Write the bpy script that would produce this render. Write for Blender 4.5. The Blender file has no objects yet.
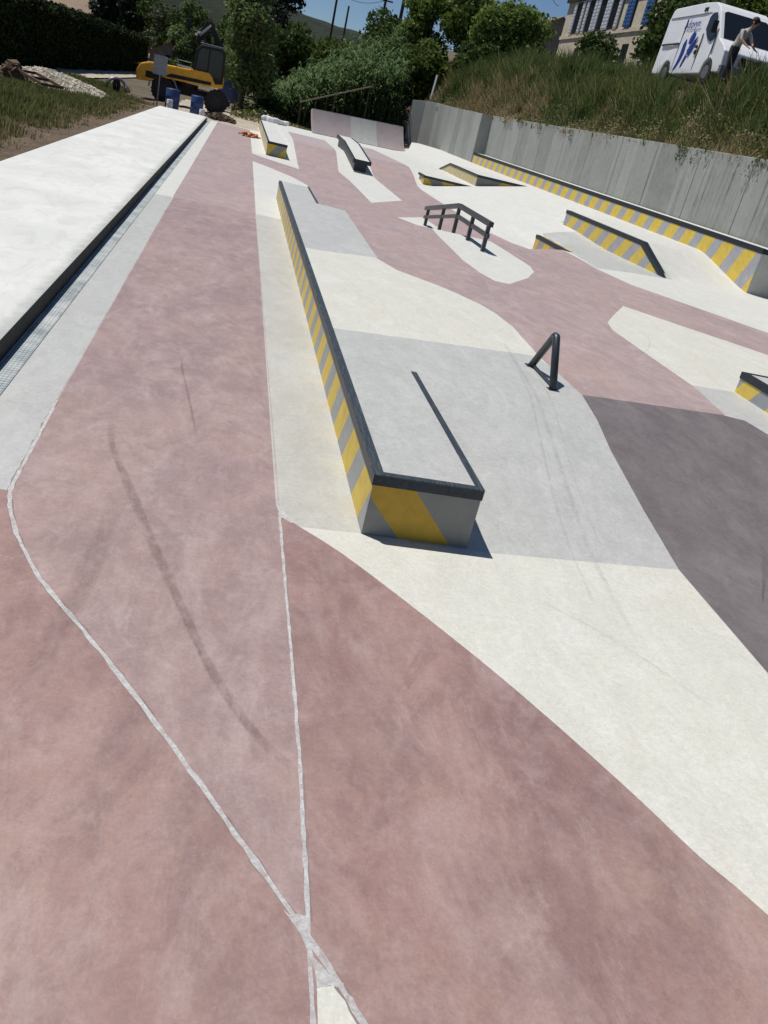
import bpy, bmesh, math, random
import numpy as np
from mathutils import Vector, Matrix
from mathutils.geometry import delaunay_2d_cdt
random.seed(7); RNG = np.random.default_rng(11)
S = bpy.context.scene; COL = S.collection
H = 2.2

# ------------------------------------------------------------------ helpers
def tag(o, label=None, cat=None, group=None, kind=None):
    if label: o['label'] = label
    if cat: o['category'] = cat
    if group: o['group'] = group
    if kind: o['kind'] = kind
    return o
def empty(name, loc=(0, 0, 0), rz=0):
    o = bpy.data.objects.new(name, None); COL.objects.link(o)
    o.location = loc; o.rotation_euler = (0, 0, rz); o.empty_display_size = .2
    return o
class MB:
    def __init__(s): s.v = []; s.f = []; s.m = []
    def add(s, vs, fs, m=0):
        b = len(s.v); s.v += [tuple(v) for v in vs]
        for f in fs: s.f.append(tuple(b + i for i in f)); s.m.append(m)
        return s
    def box(s, x0, x1, y0, y1, z0, z1, m=0):
        vs = [(x, y, z) for z in (z0, z1) for x, y in ((x0, y0), (x1, y0), (x1, y1), (x0, y1))]
        return s.add(vs, [(3, 2, 1, 0), (4, 5, 6, 7), (0, 1, 5, 4), (1, 2, 6, 5), (2, 3, 7, 6), (3, 0, 4, 7)], m)
    def prism(s, poly, a0, a1, axis='x', m=0, mt=None):
        # poly of 2D points, extruded along axis between a0 and a1
        def P(a, p):
            return (a, p[0], p[1]) if axis == 'x' else ((p[0], a, p[1]) if axis == 'y' else (p[0], p[1], a))
        n = len(poly); vs = [P(a0, p) for p in poly] + [P(a1, p) for p in poly]
        s.add(vs, [tuple(range(n))[::-1], tuple(range(n, 2*n))] + [(i, (i+1) % n, n+(i+1) % n, n+i) for i in range(n)], m)
        return s
    def tube(s, pts, r, n=10, m=0, cap=True):
        pts = [Vector(p) for p in pts]; b = len(s.v); rs = r if isinstance(r, (list, tuple)) else [r]*len(pts)
        up = None
        for i, p in enumerate(pts):
            d = (pts[min(i+1, len(pts)-1)] - pts[max(i-1, 0)]).normalized()
            a = d.cross(Vector((0, 0, 1)) if abs(d.z) < .95 else Vector((1, 0, 0))).normalized() if up is None else (up - d*up.dot(d)).normalized()
            up = a; c = d.cross(a)
            for k in range(n):
                t = 2*math.pi*k/n; s.v.append(tuple(p + (a*math.cos(t) + c*math.sin(t))*rs[i]))
        for i in range(len(pts)-1):
            for k in range(n):
                s.f.append((b+i*n+k, b+i*n+(k+1) % n, b+(i+1)*n+(k+1) % n, b+(i+1)*n+k)); s.m.append(m)
        if cap:
            s.f.append(tuple(b+k for k in range(n))[::-1]); s.m.append(m)
            e = b+(len(pts)-1)*n; s.f.append(tuple(e+k for k in range(n))); s.m.append(m)
        return s
    def bar(s, p, q, w, h, m=0):   # rectangular bar between two points, h in the up direction
        p = Vector(p); q = Vector(q); d = (q-p).normalized()
        a = d.cross(Vector((0, 0, 1)));  a = a.normalized() if a.length > .01 else Vector((1, 0, 0)); u = a.cross(d)
        vs = [c + a*x*w/2 + u*y*h/2 for c in (p, q) for x, y in ((-1, -1), (1, -1), (1, 1), (-1, 1))]
        return s.add(vs, [(3, 2, 1, 0), (4, 5, 6, 7), (0, 1, 5, 4), (1, 2, 6, 5), (2, 3, 7, 6), (3, 0, 4, 7)], m)
    def xform(s, M):
        s.v = [tuple(M @ Vector(v)) for v in s.v]; return s
    def build(s, name, mats, parent=None, smooth=False, bevel=0, recalc=True):
        me = bpy.data.meshes.new(name); me.from_pydata(s.v, [], s.f)
        if not isinstance(mats, (list, tuple)): mats = [mats]
        for m in mats: me.materials.append(m)
        me.polygons.foreach_set('material_index', s.m)
        if recalc:
            bm = bmesh.new(); bm.from_mesh(me); bmesh.ops.recalc_face_normals(bm, faces=bm.faces); bm.to_mesh(me); bm.free()
        if smooth: me.polygons.foreach_set('use_smooth', [True]*len(me.polygons))
        o = bpy.data.objects.new(name, me); COL.objects.link(o)
        if parent: o.parent = parent
        if bevel:
            b = o.modifiers.new('bevel', 'BEVEL'); b.width = bevel; b.segments = 2; b.limit_method = 'ANGLE'; b.angle_limit = .6
            b.harden_normals = False
        return o
def whole(o, label, cat, group=None): return tag(o, label, cat, group)

# ------------------------------------------------------------------ materials
def mat(name):
    m = bpy.data.materials.new(name); m.use_nodes = True; nt = m.node_tree
    return m, nt, nt.nodes['Principled BSDF']
class N:
    def __init__(s, nt): s.nt = nt
    def n(s, t, **k):
        o = s.nt.nodes.new(t)
        for a, v in k.items(): setattr(o, a, v)
        return o
    def l(s, a, b): s.nt.links.new(a, b)
    def pos(s, scale=(1, 1, 1), rot=(0, 0, 0)):
        g = s.n('ShaderNodeNewGeometry'); mp = s.n('ShaderNodeMapping'); s.l(g.outputs['Position'], mp.inputs[0])
        mp.inputs['Scale'].default_value = scale; mp.inputs['Rotation'].default_value = rot; return mp.outputs[0]
    def noise(s, vec, sc, det=6, rough=.6, dist=0):
        o = s.n('ShaderNodeTexNoise'); s.l(vec, o.inputs['Vector']); o.inputs['Scale'].default_value = sc
        o.inputs['Detail'].default_value = det; o.inputs['Roughness'].default_value = rough; o.inputs['Distortion'].default_value = dist
        return o.outputs[0]
    def ramp(s, fac, stops):
        o = s.n('ShaderNodeValToRGB'); s.l(fac, o.inputs[0]); e = o.color_ramp.elements
        while len(e) < len(stops): e.new(.5)
        for q, (p, c) in zip(e, stops):
            q.position = p; q.color = (c, c, c, 1) if isinstance(c, (int, float)) else (*c, 1)
        return o.outputs[0]
    def mix(s, f, a, b, mode='MIX'):
        o = s.n('ShaderNodeMix', data_type='RGBA', blend_type=mode)
        for i, v in ((0, f), (6, a), (7, b)):
            if hasattr(v, 'is_output') or isinstance(v, bpy.types.NodeSocket): s.l(v, o.inputs[i])
            elif i == 0: o.inputs[0].default_value = v
            else: o.inputs[i].default_value = (*v, 1) if not isinstance(v, (int, float)) else (v, v, v, 1)
        return o.outputs[2]
    def math(s, op, a, b=0, c=None):
        o = s.n('ShaderNodeMath', operation=op)
        for i, v in enumerate((a, b) + ((c,) if c is not None else ())):
            if isinstance(v, bpy.types.NodeSocket): s.l(v, o.inputs[i])
            else: o.inputs[i].default_value = v
        return o.outputs[0]
    def xyz(s):
        g = s.n('ShaderNodeNewGeometry'); x = s.n('ShaderNodeSeparateXYZ'); s.l(g.outputs['Position'], x.inputs[0]); return x.outputs
    def bump(s, h, bsdf, st=.2, d=.01):
        o = s.n('ShaderNodeBump'); o.inputs['Strength'].default_value = st; o.inputs['Distance'].default_value = d
        s.l(h, o.inputs['Height']); s.l(o.outputs[0], bsdf.inputs['Normal'])

def concrete(name, base, dark, light, mott=1.0, rough=.5, warm=None, streak=0.35, bump=.25, spec=.5, hue=None):
    m, nt, b = mat(name); k = N(nt); p = k.pos()
    warm = warm or light
    p = k.pos((1, .62, 1)); q = k.pos((1, .62, 1), (0, 0, .35))
    big = k.ramp(k.noise(p, .6, 4, .55, .5), [(.40, 0), (.62, 1)])
    mid = k.ramp(k.noise(q, 1.5, 8, .66, .5), [(.43, 0), (.62, 1)])
    sm_ = k.ramp(k.noise(p, 6, 10, .75, .4), [(.46, 0), (.62, 1)])
    tro = k.ramp(k.noise(k.pos((1.6, .7, 1), (0, 0, .5)), 1.6, 9, .7, 1.2), [(.50, 0), (.66, 1)])
    tro2 = k.ramp(k.noise(k.pos((1.5, .6, 1), (0, 0, -.45)), 2.3, 9, .7, 1.0), [(.52, 0), (.70, 1)])
    blm = k.ramp(k.noise(k.pos((1.0, .6, 1), (.2, 0, .9)), 3.2, 12, .8, .8), [(.55, 0), (.72, 1)])
    p = k.pos(); fine = k.noise(p, 75, 6, .7)
    c = k.mix(k.math('MULTIPLY', big, .55*mott), base, warm)
    if hue: c = k.mix(k.math('MULTIPLY', k.ramp(k.noise(k.pos((1, .5, 1), (0, 0, .2)), .85, 6, .6, .6), [(.47, 0), (.60, 1)]), .8), c, hue)
    c = k.mix(k.math('MULTIPLY', mid, .60*mott), c, dark)
    pat = k.ramp(k.noise(k.pos((1.1, .7, 1), (0, .3, 1.3)), 2.8, 12, .72, .9), [(.50, 0), (.57, 1)])
    c = k.mix(k.math('MULTIPLY', pat, .30*mott), c, dark)
    c = k.mix(k.math('MULTIPLY', sm_, .26*mott), c, light)
    c = k.mix(k.math('MULTIPLY', tro, streak*1.1*mott), c, light)
    c = k.mix(k.math('MULTIPLY', tro2, streak*mott), c, dark)
    c = k.mix(k.math('MULTIPLY', blm, .55*mott), c, light)
    grit = k.noise(p, 28, 8, .8)
    c = k.mix(1.0, c, k.ramp(fine, [(.25, .86), (.75, 1.10)]), 'MULTIPLY')
    c = k.mix(1.0, c, k.ramp(grit, [(.33, .88), (.66, 1.08)]), 'MULTIPLY')
    arc = k.ramp(k.noise(k.pos((5, .6, 1), (0, 0, .9)), 2.6, 12, .85, 2.2), [(.57, 0), (.64, 1)])
    c = k.mix(k.math('MULTIPLY', arc, .22*mott), c, light)
    v = k.n('ShaderNodeTexVoronoi'); k.l(p, v.inputs['Vector']); v.inputs['Scale'].default_value = 9
    c = k.mix(k.math('MULTIPLY', k.ramp(v.outputs['Distance'], [(.012, 1), (.03, 0)]), .45), c, (.12, .11, .10))
    v = k.n('ShaderNodeTexVoronoi'); k.l(p, v.inputs['Vector']); v.inputs['Scale'].default_value = 23
    c = k.mix(k.math('MULTIPLY', k.ramp(v.outputs['Distance'], [(.02, 1), (.05, 0)]), .35), c, (.7, .66, .62))
    k.l(c, b.inputs['Base Color'])
    k.l(k.ramp(mid, [(0, rough-.04), (1, rough+.10)]), b.inputs['Roughness'])
    b.inputs['Specular IOR Level'].default_value = spec
    h = k.math('ADD', k.math('MULTIPLY', fine, .35), k.math('MULTIPLY', k.noise(p, 11, 6, .65), .8))
    k.bump(h, b, bump, .004)
    return m
def plain(name, c, rough=.6, metal=0, var=.15, sc=8, bump=0, spec=.5):
    m, nt, b = mat(name); k = N(nt); f = k.noise(k.pos(), sc, 6, .6)
    k.l(k.mix(1, c, k.ramp(f, [(.3, 1-var), (.7, 1+var)]), 'MULTIPLY'), b.inputs['Base Color'])
    b.inputs['Roughness'].default_value = rough; b.inputs['Metallic'].default_value = metal
    b.inputs['Specular IOR Level'].default_value = spec
    if bump: k.bump(f, b, bump, .02)
    return m
def striped(name, axis, slope, period, frac, phase, grey=(.36, .36, .35), yel=(.76, .55, .085), wear=.35, lo=None):  # default yellow is lightened to carry the sun glare on ledge sides
    # painted diagonal bands on a concrete side: axis + slope*z
    m, nt, b = mat(name); k = N(nt); X = k.xyz(); p = k.pos()
    q = k.math('ADD', X[axis], k.math('MULTIPLY', X[2], slope))
    q = k.math('ADD', q, k.math('MULTIPLY', k.math('SUBTRACT', k.noise(p, 9, 3), .5), .015))
    q = k.math('FLOORED_MODULO', k.math('SUBTRACT', q, phase), period)
    st = k.math('LESS_THAN', q, frac*period)
    worn = k.ramp(k.noise(p, 16, 11, .8), [(.54, 0), (.66, 1)])
    st = k.math('MULTIPLY', st, k.math('SUBTRACT', 1, k.math('MULTIPLY', worn, wear)))
    g = k.mix(k.ramp(k.noise(p, 5, 8, .7, .6), [(.3, 0), (.7, 1)]), grey, tuple(v*.74 for v in grey))
    v = k.n('ShaderNodeTexVoronoi'); k.l(p, v.inputs['Vector']); v.inputs['Scale'].default_value = 14
    g = k.mix(k.math('MULTIPLY', k.ramp(v.outputs['Distance'], [(.03, 1), (.06, 0)]), .5), g, (.1, .1, .1))
    y = k.mix(k.ramp(k.noise(p, 7, 9, .75), [(.4, 0), (.65, 1)]), yel, tuple(v*.80 for v in yel))
    k.l(k.mix(st, g, y), b.inputs['Base Color']); b.inputs['Roughness'].default_value = .6
    k.bump(k.noise(p, 30, 6, .7), b, .25, .003)
    return m
def leaf(name, c1, c2, trans=.25, rough=.55, c3=None):
    m, nt, b = mat(name); k = N(nt); g = k.n('ShaderNodeNewGeometry'); spc = .12
    f = k.math('ADD', k.math('MULTIPLY', g.outputs['Random Per Island'], .55), k.math('MULTIPLY', k.noise(k.pos(), .9, 4), .6))
    st = [(.2, c1), (.8, c2)] + ([(.95, c3)] if c3 else [])
    c = k.ramp(f, st); k.l(c, b.inputs['Base Color']); b.inputs['Roughness'].default_value = rough
    b.inputs['Specular IOR Level'].default_value = spc
    t = k.n('ShaderNodeBsdfTranslucent'); k.l(c, t.inputs[0]); mx = k.n('ShaderNodeMixShader'); mx.inputs[0].default_value = trans
    k.l(b.outputs[0], mx.inputs[1]); k.l(t.outputs[0], mx.inputs[2]); k.l(mx.outputs[0], nt.nodes['Material Output'].inputs[0])
    return m

M = {}
M['pink'] = concrete('mauve_pink_concrete', (.415, .288, .264), (.27, .190, .185), (.55, .435, .41), 1.1, .50, (.45, .32, .265), hue=(.34, .235, .23))
M['pinkred'] = concrete('brick_pink_concrete', (.37, .228, .202), (.215, .132, .126), (.48, .355, .33), 1.15, .52, (.40, .275, .225), hue=(.315, .175, .155))
M['pinkpale'] = concrete('salmon_pink_concrete', (.455, .335, .315), (.34, .255, .25), (.57, .46, .44), 1.1, .52, (.46, .325, .28), hue=(.38, .29, .29))
M['pink_far'] = concrete('pale_mauve_concrete', (.42, .35, .355), (.35, .30, .31), (.50, .44, .44), .7, .85, spec=.2)
M['cream'] = concrete('cream_concrete', (.685, .672, .59), (.60, .592, .53), (.77, .76, .71), 1.0, .58, (.675, .645, .535), .4)
M['white'] = concrete('white_concrete', (.69, .685, .635), (.60, .597, .56), (.77, .765, .735), 1.0, .58, (.665, .66, .585), .4)
M['grey'] = concrete('light_grey_concrete', (.525, .525, .495), (.42, .42, .405), (.63, .63, .605), 1.0, .52, (.52, .53, .50))
M['greystrip'] = concrete('grey_beige_concrete', (.52, .505, .45), (.43, .42, .38), (.64, .63, .58), .9, .55)
M['dark'] = concrete('dark_mauve_concrete', (.175, .150, .150), (.12, .105, .108), (.27, .235, .23), 1.0, .52)
M['mortar'] = concrete('joint_mortar', (.52, .51, .49), (.27, .26, .26), (.72, .71, .69), 1.2, .8, None, .5, .9)
def mortar_mat():
    m, nt, b = mat('smeared_joint_mortar'); k = N(nt); p = k.pos()
    c = k.mix(k.ramp(k.noise(p, 38, 10, .8, .5), [(.42, 0), (.60, 1)]), (.45, .435, .42), (.66, .65, .635))
    c = k.mix(k.ramp(k.noise(p, 9, 9, .8), [(.53, 0), (.63, 1)]), c, (.42, .35, .33))
    c = k.mix(k.ramp(k.noise(p, 90, 6, .7), [(.60, 0), (.66, 1)]), c, (.78, .78, .76))
    k.l(c, b.inputs['Base Color']); b.inputs['Roughness'].default_value = .85
    k.bump(k.noise(p, 45, 9, .8), b, .9, .006); return m
M['mortar'] = mortar_mat()
M['halo'] = concrete('grimy_joint_edge', (.26, .185, .17), (.20, .14, .13), (.38, .29, .27), 1.2, .8)
M['hair'] = concrete('fine_joint', (.45, .40, .38), (.33, .30, .29), (.55, .5, .48), 1.0, .8)
M['cast'] = concrete('cast_concrete', (.50, .495, .47), (.40, .40, .38), (.6, .6, .57), .9, .8)
M['steel'] = plain('slate_steel', (.030, .040, .052), .42, .55, .35, 40, 0)
M['steelworn'] = plain('worn_steel_top', (.085, .105, .12), .5, .5, .5, 60, 0)
def scraped():
    m, nt, b = mat('scraped_steel_edge'); k = N(nt)
    a = k.ramp(k.noise(k.pos((60, 3, 1)), 1.5, 9, .8, .3), [(.50, 0), (.66, 1)]); p2 = k.ramp(k.noise(k.pos(), 30, 9, .8), [(.5, 0), (.7, 1)])
    c = k.mix(a, (.045, .062, .075), (.19, .215, .225)); c = k.mix(k.math('MULTIPLY', p2, .5), c, (.12, .10, .085))
    k.l(c, b.inputs['Base Color']); b.inputs['Metallic'].default_value = .5; k.l(k.ramp(a, [(0, .55), (1, .35)]), b.inputs['Roughness']); return m
M['steelworn'] = scraped()
M['rail'] = plain('rail_paint', (.045, .055, .065), .4, .3, .2, 30)
M['black'] = plain('black_rubber', (.015, .015, .016), .75)
M['yellow'] = plain('machine_yellow', (.80, .40, .02), .35, 0, .12, 3)
M['darkglass'] = plain('dark_glass', (.012, .016, .022), .08, 0, .05, 3)
M['chrome'] = plain('bright_metal', (.6, .6, .6), .25, .9)
M['galv'] = plain('galvanised', (.30, .31, .32), .45, .7)
M['blue'] = plain('blue_plastic', (.025, .06, .19), .5)
M['bluepaint'] = plain('blue_shutter_paint', (.05, .13, .32), .6, 0, .1)
M['whitepaint'] = plain('white_paint', (.78, .79, .80), .35, 0, .04, 2)
M['shutterwhite'] = plain('pale_shutter_paint', (.62, .64, .68), .6, 0, .1)
M['stone'] = plain('house_stone', (.60, .52, .39), .85, 0, .2, 2.5, .3)
M['stonegrey'] = plain('grey_stone', (.22, .19, .165), .85, 0, .25, 2.0, .3)
M['tile'] = plain('roof_tile', (.30, .14, .08), .85, 0, .3, 4, .4)
M['wood'] = plain('wood', (.12, .085, .055), .8, 0, .3, 9, .3)
M['polewood'] = plain('pole_wood', (.05, .04, .035), .85, 0, .3, 9, .3)
M['bark'] = plain('bark', (.09, .07, .05), .9, 0, .35, 7, .6)
M['orange'] = plain('orange_plastic', (.62, .22, .09), .55, 0, .2)
M['cloth'] = plain('white_cloth', (.74, .75, .76), .8, 0, .06, 4, .3)
M['rust'] = plain('rusty_steel', (.13, .07, .04), .75, .2, .4, 9, .2)
M['rubble'] = plain('rubble_stone', (.58, .53, .43), .9, 0, .35, 1.7, .4)
M['decal'] = plain('van_lettering_blue', (.02, .05, .30), .4, 0, .05)
M['skin'] = plain('skin', (.42, .24, .16), .6)
M['shirt'] = plain('pale_shirt', (.45, .42, .38), .85, 0, .1)
M['trousers'] = plain('dark_trousers', (.035, .035, .045), .85)
M['hairdark'] = plain('dark_hair', (.012, .01, .009), .7)
M['leafmid'] = leaf('leaf_mid', (.045, .08, .018), (.15, .20, .045), .36)
M['leafdark'] = leaf('leaf_dark', (.03, .055, .016), (.10, .15, .04), .32)
M['leaflight'] = leaf('leaf_light', (.07, .12, .028), (.20, .27, .07), .4)
M['leafpoplar'] = leaf('leaf_poplar', (.07, .11, .035), (.22, .28, .11), .4)
M['leafolive'] = leaf('leaf_olive', (.05, .065, .03), (.14, .16, .09))
M['conifer'] = leaf('leaf_conifer', (.006, .014, .008), (.02, .036, .018), .1)
M['hedge'] = leaf('leaf_hedge', (.007, .014, .007), (.034, .055, .015), .08, .8)
M['reed'] = leaf('leaf_reed', (.03, .07, .02), (.16, .23, .09), .3)
M['grass'] = leaf('grass_green', (.06, .09, .025), (.20, .22, .075), .45)
M['grassdeep'] = leaf('grass_deep', (.04, .075, .022), (.13, .18, .06), .45)
M['grassdry'] = leaf('grass_dry', (.22, .165, .085), (.46, .37, .21), .35)

def wall_mat():
    m, nt, b = mat('retaining_wall_concrete'); k = N(nt); p = k.pos(); X = k.xyz()
    pan = k.n('ShaderNodeTexNoise', noise_dimensions='1D'); k.l(k.math('FLOOR', k.math('MULTIPLY', X[1], .62)), pan.inputs['W']); pan.inputs['Scale'].default_value = 3.7
    c = k.mix(k.ramp(pan.outputs[0], [(.35, 0), (.65, 1)]), (.25, .26, .235), (.37, .38, .35))
    st = k.ramp(k.noise(k.pos((1, 1, .25)), .9, 6, .6, .4), [(.42, 0), (.70, 1)])
    c = k.mix(k.math('MULTIPLY', st, .30), c, (.21, .21, .195))
    c = k.mix(1, c, k.ramp(k.noise(p, 9, 9, .75), [(.3, .85), (.7, 1.12)]), 'MULTIPLY')
    # wet, dark runs that start under the wall top
    hgt = k.math('MULTIPLY', k.math('SUBTRACT', X[2], .9), .45)
    runs = k.ramp(k.noise(k.pos((2.2, 2.2, .12)), 1.1, 10, .78, .9), [(.53, 0), (.63, 1)])
    yy = k.math('MULTIPLY', k.math('SUBTRACT', 33, X[1]), .1)
    runs = k.math('MULTIPLY', runs, k.ramp(hgt, [(0, 0), (.5, 1)]))
    zone = k.ramp(k.noise(k.pos((1, 1, .01)), .16, 2), [(.50, .0), (.60, .7)])
    c = k.mix(k.math('MULTIPLY', k.math('MULTIPLY', runs, k.math('MAXIMUM', zone, k.ramp(yy, [(.2, 0), (.9, 1)]))), .9), c, (.065, .062, .055))
    c = k.mix(k.math('MULTIPLY', k.ramp(k.noise(p, 1.3, 7, .65), [(.45, 0), (.7, 1)]), .3), c, (.43, .43, .41))
    br = k.n('ShaderNodeTexVoronoi'); k.l(p, br.inputs['Vector']); br.inputs['Scale'].default_value = 5
    c = k.mix(k.math('MULTIPLY', k.ramp(br.outputs['Distance'], [(.04, 1), (.08, 0)]), .5), c, (.1, .1, .1))
    k.l(c, b.inputs['Base Color']); b.inputs['Roughness'].default_value = .85
    k.bump(k.noise(p, 14, 7, .7), b, .3, .01); return m
M['wall'] = wall_mat()
def ground_mat():
    m, nt, b = mat('dirt_and_dry_grass_ground'); k = N(nt); p = k.pos(); X = k.xyz()
    c = k.mix(k.ramp(k.noise(p, .35, 7, .65), [(.42, 0), (.58, 1)]), (.17, .125, .085), (.085, .085, .04))
    c = k.mix(k.ramp(k.noise(p, 2.5, 9, .7), [(.4, 0), (.7, 1)]), c, (.115, .088, .066))
    c = k.mix(1, c, k.ramp(k.noise(p, 22, 8, .75), [(.25, .6), (.75, 1.35)]), 'MULTIPLY')
    k.l(c, b.inputs['Base Color']); b.inputs['Roughness'].default_value = .95
    k.bump(k.noise(p, 8, 9, .75), b, .8, .06); return m
M['ground'] = ground_mat()
def gravel_mat(name, c1, c2, sc=6):
    m, nt, b = mat(name); k = N(nt); p = k.pos()
    c = k.mix(k.ramp(k.noise(p, .8, 8, .7), [(.35, 0), (.65, 1)]), c1, c2)
    v = k.n('ShaderNodeTexVoronoi'); k.l(p, v.inputs['Vector']); v.inputs['Scale'].default_value = sc*3
    c = k.mix(1, c, k.ramp(v.outputs['Color'], [(.1, .72), (.9, 1.2)]), 'MULTIPLY')
    k.l(c, b.inputs['Base Color']); b.inputs['Roughness'].default_value = .95
    k.bump(k.noise(p, sc*3, 7, .7), b, .6, .03); return m
M['gravel'] = gravel_mat('pale_gravel', (.52, .46, .36), (.40, .34, .26))
M['soil'] = gravel_mat('brown_soil', (.15, .100, .058), (.085, .060, .038), 4)
M['field'] = gravel_mat('ploughed_field', (.30, .21, .145), (.24, .17, .11), 2)
def slab_mat():
    # walkway slab: pale top, grey grimy band along the slot edge, dark slot face
    m, nt, b = mat('walkway_slab_concrete'); k = N(nt); p = k.pos(); X = k.xyz()
    c = k.mix(k.ramp(k.noise(p, .7, 6, .6), [(.4, 0), (.6, 1)]), (.66, .665, .62), (.74, .742, .70))
    c = k.mix(k.math('MULTIPLY', k.ramp(k.noise(k.pos((2.0, .7, 1)), 1.6, 9, .75, 1.0), [(.48, 0), (.62, 1)]), .45), c, (.53, .535, .50))
    e = k.math('ADD', X[0], k.math('MULTIPLY', k.math('SUBTRACT', k.noise(p, 3.5, 8, .7), .5), .30))
    edge = k.ramp(k.math('ADD', k.math('MULTIPLY', e, 2.8), 4.75), [(.40, 0), (.75, 1)])
    c = k.mix(k.math('MULTIPLY', edge, .85), c, (.40, .41, .385))
    c = k.mix(1, c, k.ramp(k.noise(p, 50, 6, .7), [(.25, .92), (.75, 1.06)]), 'MULTIPLY')
    v = k.n('ShaderNodeTexVoronoi'); k.l(p, v.inputs['Vector']); v.inputs['Scale'].default_value = 2.2
    c = k.mix(k.math('MULTIPLY', k.ramp(v.outputs['Distance'], [(.015, 1), (.04, 0)]), .6), c, (.3, .27, .22))
    k.l(c, b.inputs['Base Color']); b.inputs['Roughness'].default_value = .75
    k.bump(k.noise(p, 12, 7, .7), b, .25, .006); return m
M['slab'] = slab_mat()
def grate_mat():
    m, nt, b = mat('galvanised_ribbed_grating'); k = N(nt); X = k.xyz(); p = k.pos()
    w = k.math('SINE', k.math('MULTIPLY', X[1], 130)); w2 = k.math('SINE', k.math('MULTIPLY', X[0], 230))
    c = k.mix(k.ramp(w, [(.2, 0), (.8, 1)]), (.27, .315, .32), (.40, .455, .465))
    c = k.mix(k.ramp(k.noise(p, 2.2, 7, .7), [(.40, 0), (.58, 1)]), c, (.52, .54, .53))
    c = k.mix(k.math('MULTIPLY', k.ramp(k.noise(k.pos((1, .4, 1)), 5, 6, .7), [(.5, 0), (.7, 1)]), .5), c, (.16, .19, .2))
    k.l(c, b.inputs['Base Color']); b.inputs['Metallic'].default_value = .25; b.inputs['Roughness'].default_value = .55
    k.bump(k.math('ADD', w, k.math('MULTIPLY', w2, .4)), b, .6, .004); return m
M['grate'] = grate_mat()
def mark_mat(name, col, op):
    m, nt, b = mat(name); k = N(nt); uv = k.n('ShaderNodeUVMap'); s = k.n('ShaderNodeSeparateXYZ'); k.l(uv.outputs[0], s.inputs[0])
    a = k.math('MULTIPLY', s.outputs[0], k.math('SUBTRACT', 1, s.outputs[0])); a = k.ramp(k.math('MULTIPLY', a, 4), [(0, 0), (.8, 1)])
    e = k.math('MULTIPLY', s.outputs[1], k.math('SUBTRACT', 1, s.outputs[1])); e = k.ramp(k.math('MULTIPLY', e, 4), [(0, 0), (.5, 1)])
    n = k.ramp(k.noise(k.pos((3, 1.4, 1)), 5, 12, .82), [(.40, .12), (.60, 1)])
    f = k.math('MULTIPLY', k.math('MULTIPLY', k.math('MULTIPLY', a, e), n), op)
    b.inputs['Base Color'].default_value = (*col, 1); b.inputs['Roughness'].default_value = .75
    t = k.n('ShaderNodeBsdfTransparent'); mx = k.n('ShaderNodeMixShader'); k.l(f, mx.inputs[0]); k.l(t.outputs[0], mx.inputs[1]); k.l(b.outputs[0], mx.inputs[2])
    k.l(mx.outputs[0], nt.nodes['Material Output'].inputs[0]); return m
M['tyre'] = mark_mat('tyre_rubber_trace', (.17, .11, .09), .30)
M['faint'] = mark_mat('faint_rubber_trace', (.16, .11, .10), .18)
M['scuff'] = mark_mat('grey_scuff_trace', (.24, .24, .24), .13)
M['stainpale'] = mark_mat('lime_bloom_trace', (.62, .55, .52), .35)

# ------------------------------------------------------------------ world, sun, camera
W = bpy.data.worlds.new('World'); S.world = W; W.use_nodes = True
sunvec = Vector((-.13, .09, .37)).normalized()
el = math.asin(sunvec.z); az = math.atan2(sunvec.x, sunvec.y)
sky = W.node_tree.nodes.new('ShaderNodeTexSky'); sky.sky_type = 'NISHITA'; sky.sun_disc = False
sky.sun_elevation = el; sky.sun_rotation = az; sky.altitude = 1200; sky.air_density = .9; sky.dust_density = 0; sky.ozone_density = 6
bg = W.node_tree.nodes['Background']; bg.inputs[1].default_value = .065
W.node_tree.links.new(sky.outputs[0], bg.inputs[0])
L = bpy.data.lights.new('sun', 'SUN'); L.energy = 4.1; L.angle = math.radians(.5); L.color = (1, .965, .91)
lo = bpy.data.objects.new('sun', L); COL.objects.link(lo); lo.rotation_euler = sunvec.to_track_quat('Z', 'Y').to_euler(); lo.location = (0, 0, 30)
cam = bpy.data.cameras.new('camera'); co = bpy.data.objects.new('camera', cam); COL.objects.link(co); S.camera = co
R = Matrix(((0.96498532, -0.13543826, -0.2246326), (-0.14268483, 0.44755817, -0.88279823), (0.22010081, 0.883939, 0.41256208)))
co.matrix_world = Matrix.Translation((0, 0, H)) @ R.to_4x4()
cam.sensor_fit = 'VERTICAL'; cam.sensor_height = 24; cam.lens = 860/1024*24; cam.clip_start = .05; cam.clip_end = 4000
S.view_settings.view_transform = 'Standard'; S.view_settings.look = 'None'; S.view_settings.gamma = 1; S.view_settings.exposure = -.04

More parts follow.
